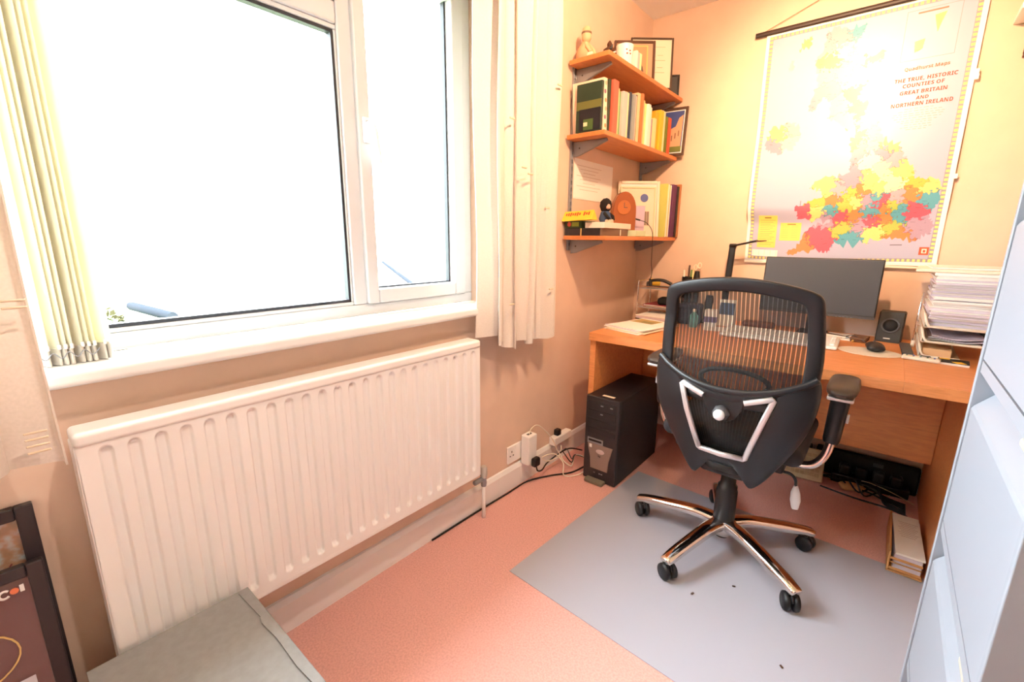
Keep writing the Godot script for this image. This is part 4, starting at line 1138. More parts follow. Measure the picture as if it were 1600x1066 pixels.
	rect(im, 0.24, 0.82, 0.29, 0.824, c8(120, 96, 60))
	rect(im, 0.045, 0.94, 0.2, 0.97, c8(244, 238, 224))
	for k in 5:
		rect(im, 0.05 + k * 0.035, 0.942, 0.052 + k * 0.035, 0.968, c8(200, 180, 160))
	# emblem bottom right
	rect(im, 0.915, 0.925, 0.958, 0.957, c8(186, 92, 64))
	rect(im, 0.925, 0.932, 0.948, 0.950, c8(240, 226, 210))
	rect(im, 0.932, 0.936, 0.944, 0.947, c8(186, 92, 64))
	# small centred paragraph under the title
	var ln := [0.12, 0.17, 0.21, 0.22, 0.2, 0.17, 0.13, 0.1, 0.13, 0.08]
	for k in ln.size():
		var u: float = 0.80 - ln[k] / 2
		while u < 0.80 + ln[k] / 2:
			var l := rng.randf_range(0.008, 0.022)
			rect(im, u, 0.392 + k * 0.0085, u + l, 0.395 + k * 0.0085, c8(186, 156, 146))
			u += l + 0.006
	rect(im, 0.78, 0.915, 0.835, 0.919, c8(110, 100, 110))
	rect(im, 0.30, 0.72, 0.305, 0.74, c8(130, 126, 140))
	return ImageTexture.create_from_image(im)

func wall_map() -> void:
	var t := thing("wall_map", "large laminated map of counties hanging from a dark rod above the monitor", "map", Vector3(0, 0, 0))
	var m := mat("map_print", Color.WHITE, 0.32, 0.0, 0.35)
	m.albedo_texture = map_image()
	var fn := func(u: float, v: float) -> Vector3:
		var d := 1.0 - v
		var bul := 0.034 * smoothstep(0.3, 0.73, d) * (1.0 - smoothstep(0.745, 0.83, d)) * (1.0 - 0.75 * u)
		var wave := 0.004 * sin(u * 8.0 + d * 4.0) + 0.003 * sin(d * 11.0 + u * 2.0)
		var roll := 0.012 * (1.0 - smoothstep(0.9, 1.0, d))
		return Vector3(0.612 + 0.02 * d + u * (0.788 - 0.01 * d), 2.174 - d * 1.108 - 0.006 * sin(u * 5.0) * d, 0.012 + bul + wave * d + 0.006 * roll)
	MI(t, "printed_sheet", sheet(48, 90, fn, 0.0006), m)
	MI(t, "top_rod", loft([Vector3(0.562, 2.178, 0.018), Vector3(1.46, 2.178, 0.018)], [0.009], [0.011], 12, Vector3.UP, 0.7), mat("rod", c8(48, 32, 28), 0.5))
	MI(t, "bottom_batten", loft([Vector3(0.634, 1.066, 0.014), Vector3(1.412, 1.062, 0.014)], [0.004], [0.006], 8), M.cream_plastic)
	MI(t, "hanging_string", tube([Vector3(0.60, 2.188, 0.016), Vector3(1.01, 2.345, 0.006), Vector3(1.42, 2.188, 0.016)], 0.0015, 6), mat("string", c8(150, 96, 70), 0.8))
	MI(t, "wall_nail", cyl(0.003, 0.003, 0.012, 0.0005, 8), M.steel_grey, Vector3(1.01, 2.342, 0.006), Vector3(90, 0, 0))
	for q in [[1.402, 1.85], [1.404, 1.83], [1.405, 1.45]]:
		B(t, "adhesive_tab", Vector3(0.014, 0.02, 0.002), Vector3(q[0] + 0.004, q[1], 0.022), M.white_plastic, 0.0008)
	var ink := mat("map_ink", c8(150, 84, 66), 0.7)
	var g := mat("map_ink_brown", c8(160, 110, 84), 0.7)
	var L := [["Quadhurst Maps", 1.247, 1.902, 0.144, 0.018, g], ["THE TRUE, HISTORIC", 1.249, 1.860, 0.202, 0.0175, ink], ["COUNTIES OF", 1.246, 1.836, 0.134, 0.0145, ink], ["GREAT BRITAIN", 1.25, 1.808, 0.152, 0.0145, ink], ["AND", 1.252, 1.783, 0.04, 0.0135, ink], ["NORTHERN IRELAND", 1.251, 1.760, 0.2, 0.0155, ink]]
	for q in L:
		var u: float = (q[1] - 0.615) / 0.785
		var d: float = (2.174 - q[2]) / 1.108
		var p: Vector3 = fn.call(u, 1.0 - d)
		text(t, "title_lettering", q[0], q[3], q[4], q[5], Vector3(q[1], q[2], p.z + 0.0012))

func desk_items() -> void:
	var Y := DESK + 0.0003
	# monitor
	var mo := thing("monitor", "dark flat monitor standing on the desk before the map", "monitor", Vector3(1.006, Y, 0.2))
	B(mo, "housing", Vector3(0.462, 0.262, 0.022), Vector3(0, 0.234, 0.0), M.black_plastic, 0.006, Vector3(-4, 0, 0), 2)
	B(mo, "screen", Vector3(0.452, 0.244, 0.002), Vector3(0, 0.2385, 0.0112), M.screen, 0.0005, Vector3(-4, 0, 0))
	B(mo, "chin", Vector3(0.46, 0.012, 0.003), Vector3(0, 0.1085, 0.0205), M.dark_grey, 0.001, Vector3(-4, 0, 0))
	for k in 5:
		B(mo, "button", Vector3(0.008, 0.003, 0.003), Vector3(0.09 + k * 0.014, 0.1035, 0.022), M.steel_grey, 0.001)
	MI(mo, "neck", loft([Vector3(0, 0.005, -0.04), Vector3(0, 0.1, -0.04), Vector3(0, 0.2, -0.018)], [0.03, 0.026, 0.03], [0.012], 10, Vector3.BACK, 0.7), M.black_plastic)
	MI(mo, "foot", rbox(Vector3(0.12, 0.012, 0.14), 0.005, 2), M.black_plastic, Vector3(0, 0.006, -0.045))
	# speaker
	var sp := thing("speaker", "small black loudspeaker on the desk beside the monitor", "speaker", Vector3(1.297, Y, 0.105), Vector3(0, -4, 0))
	MI(sp, "cabinet", prism(PackedVector2Array([Vector2(0.05, 0.0), Vector2(-0.045, 0.0), Vector2(-0.045, 0.135), Vector2(0.022, 0.135)]), 0.092, 0.005), mat("speaker_black", c8(48, 44, 40), 0.6), Vector3.ZERO, Vector3(0, -90, 0))
	var gz := 0.037
	MI(sp, "cone_rim", lathe([Vector2(0.026, 0), Vector2(0.034, 0), Vector2(0.033, 0.003), Vector2(0.027, 0.003), Vector2(0.026, 0)], 28), M.dark_grey, Vector3(0, 0.075, gz - 0.001), Vector3(78.3, 0, 0))
	MI(sp, "cone", lathe([Vector2(0, 0.0005), Vector2(0.008, 0.004), Vector2(0.026, 0.001), Vector2(0.026, 0)], 28), M.black_soft, Vector3(0, 0.075, gz - 0.001), Vector3(78.3, 0, 0))
	B(sp, "badge", Vector3(0.024, 0.005, 0.001), Vector3(-0.004, 0.017, 0.0475), mat("badge", c8(226, 216, 200), 0.5), 0.0003, Vector3(-11.7, 0, 0))
	# keyboard
	var kb := thing("keyboard", "white computer keyboard on the desk behind the chair back", "keyboard", Vector3(0.905, Y, 0.42), Vector3(0, 1.5, 0))
	B(kb, "case", Vector3(0.46, 0.014, 0.2), Vector3(0, 0.0135, 0), M.white_plastic, 0.006, Vector3(3, 0, 0), 2)
	for r in 6:
		for c in 21:
			if (c == 15 or c == 19) and r < 6:
				continue
			if r == 5 and c > 3 and c < 10:
				continue
			B(kb, "key", Vector3(0.0165, 0.007, 0.0185), Vector3(-0.21 + c * 0.021, 0.0215 + 0.0052 - r * 0.0014, -0.068 + r * 0.0268), M.white_plastic, 0.002, Vector3(3, 0, 0))
	B(kb, "space_bar", Vector3(0.12, 0.007, 0.0185), Vector3(-0.074, 0.0197, 0.066), M.white_plastic, 0.002, Vector3(3, 0, 0))
	# mouse pad and mouse
	var ov := PackedVector2Array()
	for k in 28:
		var a := TAU * k / 28.0
		ov.append(Vector2(0.105 * cos(a), 0.085 * sin(a)))
	one("mouse_pad", "cream oval mouse pad on the desk", "mouse pad", prism(ov, 0.003, 0.0008), M.cream_plastic, Vector3(1.24, Y + 0.0016, 0.445), Vector3(-90, 0, 0))
	var ms := thing("mouse", "black computer mouse on the cream oval pad", "mouse", Vector3(1.255, Y + 0.0032, 0.40), Vector3(0, 8, 0))
	MI(ms, "shell", loft(spline([Vector3(0, 0.008, 0.052), Vector3(0, 0.014, 0.044), Vector3(0, 0.018, 0.01), Vector3(0, 0.015, -0.035), Vector3(0, 0.009, -0.052)], 4), [0.012, 0.02, 0.026, 0.029, 0.031, 0.031, 0.031, 0.03, 0.03, 0.03, 0.03, 0.029, 0.027, 0.024, 0.02, 0.015, 0.01], [0.006, 0.009, 0.012, 0.013, 0.014, 0.016, 0.017, 0.018, 0.018, 0.018, 0.017, 0.016, 0.015, 0.013, 0.011, 0.009, 0.006], 16), M.black_satin)
	MI(ms, "wheel", cyl(0.009, 0.009, 0.006, 0.001, 14), M.dark_grey, Vector3(0, 0.028, -0.03), Vector3(0, 0, 90))
	MI(ms, "cord", tube(spline([Vector3(0, 0.008, -0.05), Vector3(-0.01, 0.004, -0.1), Vector3(-0.03, 0.012, -0.16), Vector3(-0.06, 0.02, -0.2), Vector3(-0.09, 0.008, -0.2), Vector3(-0.1, 0.002, -0.19)], 5), 0.0018, 6), M.dark_grey)
	# papers and pens behind the keyboard
	var np := one("note_pad", "white notepad lying on the desk below the monitor", "notepad", rbox(Vector3(0.1, 0.007, 0.15), 0.001), M.paper, Vector3(1.12, Y + 0.0036, 0.165), Vector3(0, -2, 0))
	np.set_meta("group", "papers on the desk")
	for q in [[1.115, 0.19, 62.0, "black pen lying on the white notepad", c8(40, 34, 32)], [1.1, 0.21, 70.0, "white pen lying across the notepad edge", c8(236, 220, 206)]]:
		var pn := thing("pen", q[3], "pen", Vector3(q[0], Y + 0.0115, q[1]), Vector3(0, q[2] - 90.0, 0), "pens on the notepad")
		MI(pn, "barrel", loft([Vector3(-0.065, 0, 0), Vector3(0.05, 0, 0)], [0.004], [0.004], 10), mat("pen %s" % q[3], q[4], 0.4))
		MI(pn, "tip", loft([Vector3(0.05, 0, 0), Vector3(0.068, 0, 0)], [0.0038, 0.0008], [0.0038, 0.0008], 10), M.steel_grey)
	var wa := thing("wallet", "dark brown wallet on the desk next to the notepad", "wallet", Vector3(1.196, Y, 0.2), Vector3(0, -6, 0))
	B(wa, "flap", Vector3(0.06, 0.012, 0.1), Vector3(0, 0.014, 0), mat("wallet_brown", c8(110, 76, 56), 0.6), 0.004, Vector3.ZERO, 2)
	B(wa, "fold", Vector3(0.058, 0.008, 0.098), Vector3(0.001, 0.004, 0), mat("wallet_brown", c8(110, 76, 56), 0.6), 0.003)
	MI(wa, "key_ring", cyl(0.004, 0.004, 0.01, 0.001, 10), mat("gold", c8(226, 186, 110), 0.5), Vector3(-0.016, 0.005, 0.055))
	# brown items partly hidden by chair back
	one("spectacle_case", "brown spectacle case on the desk behind the keyboard", "case", rbox(Vector3(0.15, 0.032, 0.06), 0.015, 3), mat("case_brown", c8(120, 78, 58), 0.5), Vector3(0.77, Y + 0.016, 0.16), Vector3(0, -6, 0))
	one("open_letter", "creased white letter on the desk by the blue calendar", "letter", rbox(Vector3(0.14, 0.003, 0.12), 0.0008), M.paper, Vector3(0.63, Y + 0.0016, 0.36), Vector3(0, 18, 0))
	# desk lamp
	var dl := thing("desk_lamp", "slim black folding desk lamp with a raised arm", "desk lamp", Vector3(0.578, Y, 0.1))
	MI(dl, "base", cyl(0.05, 0.047, 0.014, 0.004, 32), M.black_plastic, Vector3(0, 0.007, 0.0))
	MI(dl, "post", loft([Vector3(0, 0.01, 0), Vector3(0.003, 0.2, 0), Vector3(0.01, 0.41, 0)], [0.017], [0.008], 10, Vector3.BACK, 0.6), M.black_plastic)
	MI(dl, "hinge", cyl(0.012, 0.012, 0.034, 0.002, 16), M.black_satin, Vector3(0.011, 0.412, 0), Vector3(0, 0, 90))
	MI(dl, "arm", loft([Vector3(0.01, 0.412, 0), Vector3(0.13, 0.44, 0.02)], [0.016], [0.005], 10, Vector3.UP, 0.6), M.black_plastic)
	MI(dl, "lamp_head", loft([Vector3(0.12, 0.437, 0.018), Vector3(0.17, 0.441, 0.026)], [0.015, 0.012], [0.004, 0.003], 10, Vector3.UP, 0.6), mat("lamp_brown", c8(96, 62, 44), 0.5))
	# calendar
	var ca := thing("desk_calendar", "small tent calendar with blue picture at the back of the desk", "calendar", Vector3(0.632, Y, 0.235), Vector3(0, 4, 0))
	B(ca, "page", Vector3(0.08, 0.14, 0.002), Vector3(0, 0.07, 0.012), M.paper, 0.0005, Vector3(-14, 0, 0))
	B(ca, "page", Vector3(0.08, 0.14, 0.002), Vector3(0, 0.07, -0.022), M.paper, 0.0005, Vector3(14, 0, 0))
	B(ca, "picture", Vector3(0.072, 0.062, 0.001), Vector3(0, 0.092, 0.0085), mat("cal_blue", c8(70, 92, 130), 0.6), 0.0003, Vector3(-14, 0, 0))
	# bottle, phone, carton, bag
	var bo := thing("spray_bottle", "teal plastic bottle among the items behind the chair", "bottle", Vector3(0.512, Y, 0.385))
	MI(bo, "flask", lathe([Vector2(0, 0), Vector2(0.018, 0), Vector2(0.02, 0.004), Vector2(0.02, 0.06), Vector2(0.011, 0.075), Vector2(0.009, 0.08), Vector2(0, 0.08)], 20), mat("teal", c8(92, 160, 164), 0.35))
	MI(bo, "cap", cyl(0.01, 0.009, 0.014, 0.002, 16), M.white_plastic, Vector3(0, 0.087, 0))
	var ph := thing("cordless_phone", "black cordless phone standing upright behind the chair back", "phone", Vector3(0.525, Y, 0.205))
	MI(ph, "handset", loft(spline([Vector3(0, 0.016, 0), Vector3(0, 0.07, -0.004), Vector3(0, 0.15, -0.012)], 4), [0.02, 0.022, 0.022, 0.021, 0.02, 0.021, 0.022, 0.02, 0.016], [0.01], 12, Vector3.BACK, 0.7), M.black_plastic)
	B(ph, "cradle", Vector3(0.07, 0.018, 0.07), Vector3(0, 0.009, 0), M.black_plastic, 0.006, Vector3.ZERO, 2)
	var wb := one("tissue_carton", "white and purple carton behind the chair back", "carton", rbox(Vector3(0.058, 0.09, 0.05), 0.002), M.white_plastic, Vector3(0.575, Y + 0.0452, 0.31), Vector3(0, 10, 0))
	B(wb, "printed_band", Vector3(0.0586, 0.03, 0.0506), Vector3(0, -0.005, 0), mat("purple_band", c8(110, 96, 140), 0.6), 0.001)
	var bg := thing("camera_bag", "dark navy soft bag on the desk behind the chair frame", "bag", Vector3(0.462, Y, 0.30), Vector3(0, 6, 0))
	B(bg, "body", Vector3(0.12, 0.105, 0.09), Vector3(0, 0.0526, 0), mat("navy_cloth", c8(34, 34, 54), 0.85), 0.022, Vector3.ZERO, 3)
	B(bg, "flap", Vector3(0.122, 0.03, 0.094), Vector3(0, 0.095, 0.002), mat("navy_flap", c8(42, 42, 62), 0.85), 0.014, Vector3.ZERO, 3)
	# leaflets at the left end
	var cols := [M.paper, M.paper_cream, M.paper, M.paper_lilac, M.paper]
	for k in 5:
		var pp := one("leaflet", "%s in the loose pile at the left end of the desk" % ["bottom white leaflet", "cream leaflet", "white brochure", "lilac tinted leaflet", "top white leaflet"][k], "leaflet", rbox(Vector3(0.215, 0.004, 0.3), 0.0008), cols[k], Vector3(0.325 + 0.006 * sin(k * 2.0), Y + 0.0021 + k * 0.0041, 0.615 - 0.006 * k), Vector3(0, -14 + 6 * sin(k * 1.7), 0), "leaflets at the left end of the desk")
		if k == 4:
			B(pp, "cover_photo", Vector3(0.13, 0.0008, 0.1), Vector3(-0.03, 0.0022, -0.07), mat("leaf_photo", c8(196, 170, 110), 0.6), 0.0002)
			B(pp, "cover_photo", Vector3(0.07, 0.0008, 0.05), Vector3(-0.01, 0.0026, -0.05), mat("leaf_photo2", c8(150, 140, 90), 0.6), 0.0002)
	# left letter rack
	var lt := thing("letter_rack", "two-tier silver wire letter rack in the desk corner", "letter rack", Vector3(0.27, Y, 0.178))
	for s in [-1.0, 1.0]:
		MI(lt, "side_wire", tube(spline([Vector3(s * 0.125, 0.0045, 0.09), Vector3(s * 0.125, 0.15, 0.09), Vector3(s * 0.125, 0.2, 0.088), Vector3(s * 0.125, 0.208, 0.07), Vector3(s * 0.125, 0.208, -0.07), Vector3(s * 0.125, 0.2, -0.088), Vector3(s * 0.125, 0.0045, -0.09)], 4), 0.004, 8), M.chrome)
	for y in [0.055, 0.165]:
		var tr := Node3D.new()
		tr.name = "tier"
		lt.add_child(tr, true)
		B(tr, "tray_plate", Vector3(0.24, 0.003, 0.175), Vector3(0, y, 0), M.silver, 0.001)
		MI(tr, "tray_lip", tube([Vector3(-0.125, y + 0.012, 0.09), Vector3(0.125, y + 0.012, 0.09)], 0.004, 8), M.chrome)
	var st1 := thing("stapler", "black stapler on the upper tier of the letter rack", "stapler", Vector3(0.24, Y + 0.1668, 0.2), Vector3(0, 12, 0))
	MI(st1, "top_arm", loft(spline([Vector3(-0.06, 0.02, 0), Vector3(-0.04, 0.042, 0), Vector3(0.02, 0.045, 0), Vector3(0.07, 0.025, 0)], 4), [0.016], [0.009], 10, Vector3.UP, 0.7), M.black_plastic)
	B(st1, "base_plate", Vector3(0.14, 0.012, 0.03), Vector3(0.005, 0.0062, 0), M.dark_grey, 0.004)
	B(st1, "heel", Vector3(0.03, 0.03, 0.03), Vector3(-0.055, 0.021, 0), M.dark_grey, 0.006)
	var tp := thing("sticky_notes", "yellow block of sticky notes on the upper tier of the letter rack", "notepad", Vector3(0.185, Y + 0.1668, 0.13), Vector3(0, 20, 0))
	for k in 4:
		B(tp, "note_layer", Vector3(0.06, 0.011, 0.06), Vector3(0.001 * k, 0.0056 + k * 0.0111, 0), mat("note_yellow", c8(250, 200, 70), 0.7), 0.001)
	var rb := thing("red_notebook", "dark red notebook on the lower tier of the letter rack", "notebook", Vector3(0.27, Y + 0.0567, 0.17), Vector3(0, -5, 0))
	B(rb, "cover", Vector3(0.19, 0.016, 0.16), Vector3(0, 0.0082, 0), mat("dark_red", c8(140, 40, 56), 0.6), 0.002)
	B(rb, "pages", Vector3(0.186, 0.011, 0.1605), Vector3(0.003, 0.0082, 0.0015), M.paper, 0.001)
	var gp := one("glasses_pouch", "black cloth pouch lying on the red notebook", "pouch", rbox(Vector3(0.14, 0.045, 0.09), 0.02, 3), M.black_soft, Vector3(0.31, Y + 0.0567 + 0.039, 0.18), Vector3(0, 10, 3))
	var pk2 := thing("paper_folder", "white document folder under the letter rack tiers", "folder", Vector3(0.29, Y, 0.2), Vector3(0, -4, 0))
	B(pk2, "cover", Vector3(0.2, 0.006, 0.21), Vector3(0, 0.022, 0.06), M.paper, 0.002)
	B(pk2, "papers", Vector3(0.196, 0.013, 0.205), Vector3(0, 0.0125, 0.06), M.paper_lilac, 0.003)
	B(pk2, "black_edge", Vector3(0.2, 0.006, 0.212), Vector3(0, 0.0032, 0.06), M.dark_grey, 0.002)
	# pen pot with pens, scissors in holder
	var pp2 := thing("pen_pot", "black pen pot behind the letter rack", "pen pot", Vector3(0.345, Y, 0.035))
	MI(pp2, "cup", lathe([Vector2(0, 0), Vector2(0.03, 0), Vector2(0.032, 0.003), Vector2(0.032, 0.23), Vector2(0.029, 0.23), Vector2(0.029, 0.006), Vector2(0, 0.006)], 20), M.black_plastic)
	for q in [[0.012, 0.0, 0.265, c8(90, 130, 70), "green pen standing in the pen pot"], [-0.014, 0.006, 0.262, c8(220, 226, 214), "white pen standing in the pen pot"], [0.0, -0.012, 0.29, c8(70, 36, 30), "dark brown marker standing in the pen pot"], [0.02, 0.01, 0.275, c8(250, 226, 160), "cream pen standing in the pen pot"]]:
		var pe := thing("pot_pen", q[4], "pen", Vector3(0.345 + q[0] * 0.8, Y + 0.0065, 0.035 + q[1] * 0.8), Vector3(rng.randf_range(-2, 2), 0, -q[0] * 180.0), "pens in the pen pot")
		MI(pe, "barrel", cyl(0.005, 0.005, q[2], 0.0015, 10), mat("potpen %s" % q[4], q[3], 0.45), Vector3(0, q[2] / 2, 0))
	var sc := thing("scissors", "scissors with pale loop handles standing in a black holder", "scissors", Vector3(0.40, Y, 0.05))
	MI(sc, "holder", lathe([Vector2(0, 0), Vector2(0.022, 0), Vector2(0.02, 0.22), Vector2(0.012, 0.265), Vector2(0, 0.265)], 16), M.black_plastic)
	for s in [-1.0, 1.0]:
		var lp := []
		for i in 17:
			var a := TAU * i / 16.0
			lp.append(Vector3(s * 0.011 + 0.009 * cos(a), 0.292 + s * 0.006 + 0.015 * sin(a), 0))
		MI(sc, "handle_loop", loft(lp, [0.003], [0.003], 8, Vector3.BACK), M.cream_plastic)
	right_trays(Y)

func right_trays(Y: float) -> void:
	var t := thing("letter_trays", "three-tier cream letter trays at the right end of the desk", "letter trays", Vector3(1.39, Y, 0.0))
	var zf := 0.40
	var zb := 0.06
	var W := 0.255
	for k in 3:
		var y := 0.0 + k * 0.058
		var tr := Node3D.new()
		tr.name = "tray"
		t.add_child(tr, true)
		var w2 := 0.12 if k == 0 else W
		B(tr, "tray_floor", Vector3(w2, 0.004, zf - zb), Vector3(w2 / 2 + 0.003, y + 0.003, (zf + zb) / 2), M.cream_plastic, 0.0015)
		MI(tr, "rim", loft(spline([Vector3(0, y + 0.05, zf - 0.05), Vector3(0.0, y + 0.048, zf - 0.01), Vector3(0.004, y + 0.03, zf), Vector3(0.012, y + 0.012, zf + 0.004), Vector3(0.03, y + 0.006, zf + 0.005), Vector3(w2 * 0.6, y + 0.006, zf + 0.005), Vector3(w2, y + 0.006, zf + 0.005)], 4), [0.0045], [0.0045], 8), M.cream_plastic)
		B(tr, "side_wall", Vector3(0.004, 0.046, zf - zb - 0.01), Vector3(0.002, y + 0.026, (zf + zb) / 2), M.cream_plastic, 0.0015)
	for z in [0.2]:
		MI(t, "post", cyl(0.004, 0.004, 0.235, 0.001, 10), M.chrome, Vector3(-0.012, 0.1175, z))
		MI(t, "post_foot", cyl(0.007, 0.007, 0.03, 0.002, 12), M.cream_plastic, Vector3(-0.012, 0.015, z))
	MI(t, "support_arm", tube([Vector3(-0.012, 0.1, 0.2), Vector3(0.002, 0.1, 0.2)], 0.004, 8), M.chrome)
	# tall uneven pile on the top tray
	var p := thing("paper_pile", "tall uneven pile of papers on the top letter tray", "paper pile", Vector3(1.525, Y + 0.1215, 0.235))
	var y := 0.0
	var k := 0
	var mats := [M.paper, M.paper_lilac, mat("paper_lav", c8(214, 204, 220), 0.8), M.paper, mat("paper_grey", c8(214, 206, 204), 0.8)]
	while y < 0.205:
		var h: float = [0.004, 0.007, 0.003, 0.009, 0.005, 0.006][k % 6] * 1.25
		var wv := rng.randf_range(-0.006, 0.006)
		var dz := rng.randf_range(-0.01, 0.01)
		B(p, "paper_bundle", Vector3(0.232, h, 0.31), Vector3(-0.01 + wv - 0.08 * maxf(0, y - 0.02) * 0.1, y + h / 2, dz), mats[(k * 7 + k / 3) % 5], 0.0012, Vector3(0, rng.randf_range(-2.2, 2.2), 0))
		y += h + 0.0003
		k += 1
	B(p, "top_folder", Vector3(0.285, 0.013, 0.30), Vector3(-0.04, y + 0.0068, 0.0), M.paper_cream, 0.003, Vector3(0, -3, 0))
	B(p, "top_sheet", Vector3(0.26, 0.006, 0.30), Vector3(-0.02, y + 0.0166, -0.01), M.paper, 0.002, Vector3(0, 2, 0))
	var wp := thing("middle_tray_papers", "crumpled white papers in the middle letter tray", "papers", Vector3(1.50, Y + 0.0635, 0.24))
	for i in 3:
		var fn := func(u: float, v: float) -> Vector3:
			return Vector3((u - 0.5) * 0.16, 0.004 + i * 0.009 + 0.005 * sin(u * 6.0 + i) + 0.003 * sin(v * 5.0), (0.5 - v) * 0.27)
		MI(wp, "sheet", sheet(12, 12, fn, 0.0025), mats[i], Vector3(-0.02 + 0.01 * i, 0, 0.01 * i))
	one("dark_folder", "dark folder lying in the middle letter tray", "folder", rbox(Vector3(0.07, 0.03, 0.26), 0.003), M.dark_grey, Vector3(1.60, Y + 0.0785, 0.22))
	one("buff_carton", "buff carton in the lowest letter tray", "carton", rbox(Vector3(0.085, 0.032, 0.16), 0.003), mat("carton_buff", c8(222, 176, 130), 0.75), Vector3(1.447, Y + 0.0212, 0.32), Vector3(0, -3, 0))
	one("note_slab", "dark grey flat notebook beside the letter trays", "notebook", rbox(Vector3(0.035, 0.012, 0.24), 0.002), M.dark_grey, Vector3(1.357, Y + 0.0062, 0.30), Vector3(0, 2, 0))
	var rm := thing("remote_control", "cream remote control lying on the desk before the letter trays", "remote control", Vector3(1.398, Y, 0.478), Vector3(0, -7, 0))
	B(rm, "case", Vector3(0.112, 0.014, 0.042), Vector3(0, 0.0072, 0), M.cream_plastic, 0.006, Vector3.ZERO, 3)
	for i in 10:
		B(rm, "button", Vector3(0.006, 0.003, 0.005), Vector3(-0.042 + (i % 5) * 0.02, 0.0148, -0.008 + 0.014 * (i / 5)), [M.dark_grey, mat("btn_blue", c8(110, 130, 190), 0.5), mat("btn_green", c8(130, 160, 110), 0.5)][i % 3], 0.0012)
	one("usb_receiver", "small black oval gadget behind the remote control", "gadget", rbox(Vector3(0.035, 0.014, 0.02), 0.0065, 3), M.black_plastic, Vector3(1.412, Y + 0.0072, 0.445))
	var bk := thing("booklet", "booklet with yellow and black cover at the front of the letter trays", "booklet", Vector3(1.49, Y, 0.455), Vector3(0, -4, 0))
	B(bk, "pages", Vector3(0.085, 0.008, 0.085), Vector3(0, 0.0042, 0), M.paper, 0.001)
	B(bk, "cover", Vector3(0.086, 0.0012, 0.086), Vector3(0, 0.0089, 0), M.black_soft, 0.0004)
	B(bk, "yellow_print", Vector3(0.03, 0.0008, 0.03), Vector3(0.015, 0.0098, 0.025), mat("print_yellow", c8(246, 190, 40), 0.6), 0.0003, Vector3(0, 30, 0))
	B(bk, "yellow_print", Vector3(0.03, 0.0008, 0.02), Vector3(-0.025, 0.0098, -0.03), mat("print_yellow", c8(246, 190, 40), 0.6), 0.0003)

func tower() -> void:
	var t := thing("computer_tower", "black desktop computer tower with silver panel beside the desk leg", "computer", Vector3(0.302, 0, 0.672), Vector3(0, 0, 0))
	var blk := mat("tower_black", c8(34, 32, 36), 0.5)
	B(t, "case", Vector3(0.176, 0.435, 0.47), Vector3(0, 0.2215, 0), blk, 0.005, Vector3.ZERO, 2)
	B(t, "front_bezel", Vector3(0.178, 0.437, 0.022), Vector3(0, 0.2225, 0.242), mat("bezel_black", c8(42, 40, 44), 0.42), 0.007, Vector3.ZERO, 2)
	for k in 4:
		B(t, "drive_bay", Vector3(0.15, 0.04 if k < 2 else 0.03, 0.004), Vector3(0, 0.395 - k * 0.043, 0.2535), blk, 0.0015)
	for q in [[0.0, 0.395], [0.0, 0.352], [0.05, 0.395]]:
		B(t, "drive_button", Vector3(0.014, 0.006, 0.003), Vector3(q[0], q[1] + 0.006, 0.2565), M.steel_grey, 0.001)
	var slot := B(t, "card_slot", Vector3(0.085, 0.03, 0.004), Vector3(-0.028, 0.212, 0.2535), M.steel_grey, 0.0015)
	B(slot, "slot_opening", Vector3(0.07, 0.01, 0.002), Vector3(0, 0.003, 0.0022), M.black_soft, 0.0005)
	var pn := prism(PackedVector2Array([Vector2(-0.068, 0.2), Vector2(0.068, 0.2), Vector2(0.06, 0.165), Vector2(0.05, 0.125), Vector2(0.046, 0.07), Vector2(-0.046, 0.07), Vector2(-0.05, 0.125), Vector2(-0.06, 0.165)]), 0.005, 0.0012)
	MI(t, "silver_panel", pn, mat("panel_silver", c8(150, 132, 124), 0.45, 0.3), Vector3(0, 0, 0.2545))
	var el := PackedVector2Array()
	for k in 20:
		el.append(Vector2(0.023 * cos(TAU * k / 20), 0.012 * sin(TAU * k / 20)))
	MI(t, "oval_badge", prism(el, 0.003, 0.0008), M.silver, Vector3(0.004, 0.166, 0.2582))
	text(t, "badge_lettering", "hp", 0.014, 0.012, M.black_soft, Vector3(0.0, 0.142, 0.2575))
	B(t, "white_sticker", Vector3(0.014, 0.018, 0.0006), Vector3(-0.05, 0.186, 0.2573), M.paper, 0.0002)
	for q in [-0.024, 0.004, 0.016]:
		B(t, "port", Vector3(0.008, 0.005, 0.002), Vector3(q, 0.048, 0.2535), M.steel_grey, 0.0005)
	B(t, "top_label", Vector3(0.062, 0.0008, 0.02), Vector3(0.012, 0.4415, 0.215), M.paper_cream, 0.0002)
	B(t, "foot_plate", Vector3(0.1, 0.018, 0.04), Vector3(-0.012, 0.0095, 0.268), mat("foot_grey", c8(120, 112, 96), 0.6), 0.005)
	B(t, "base_foot", Vector3(0.15, 0.008, 0.42), Vector3(0, 0.0042, 0), blk, 0.002)

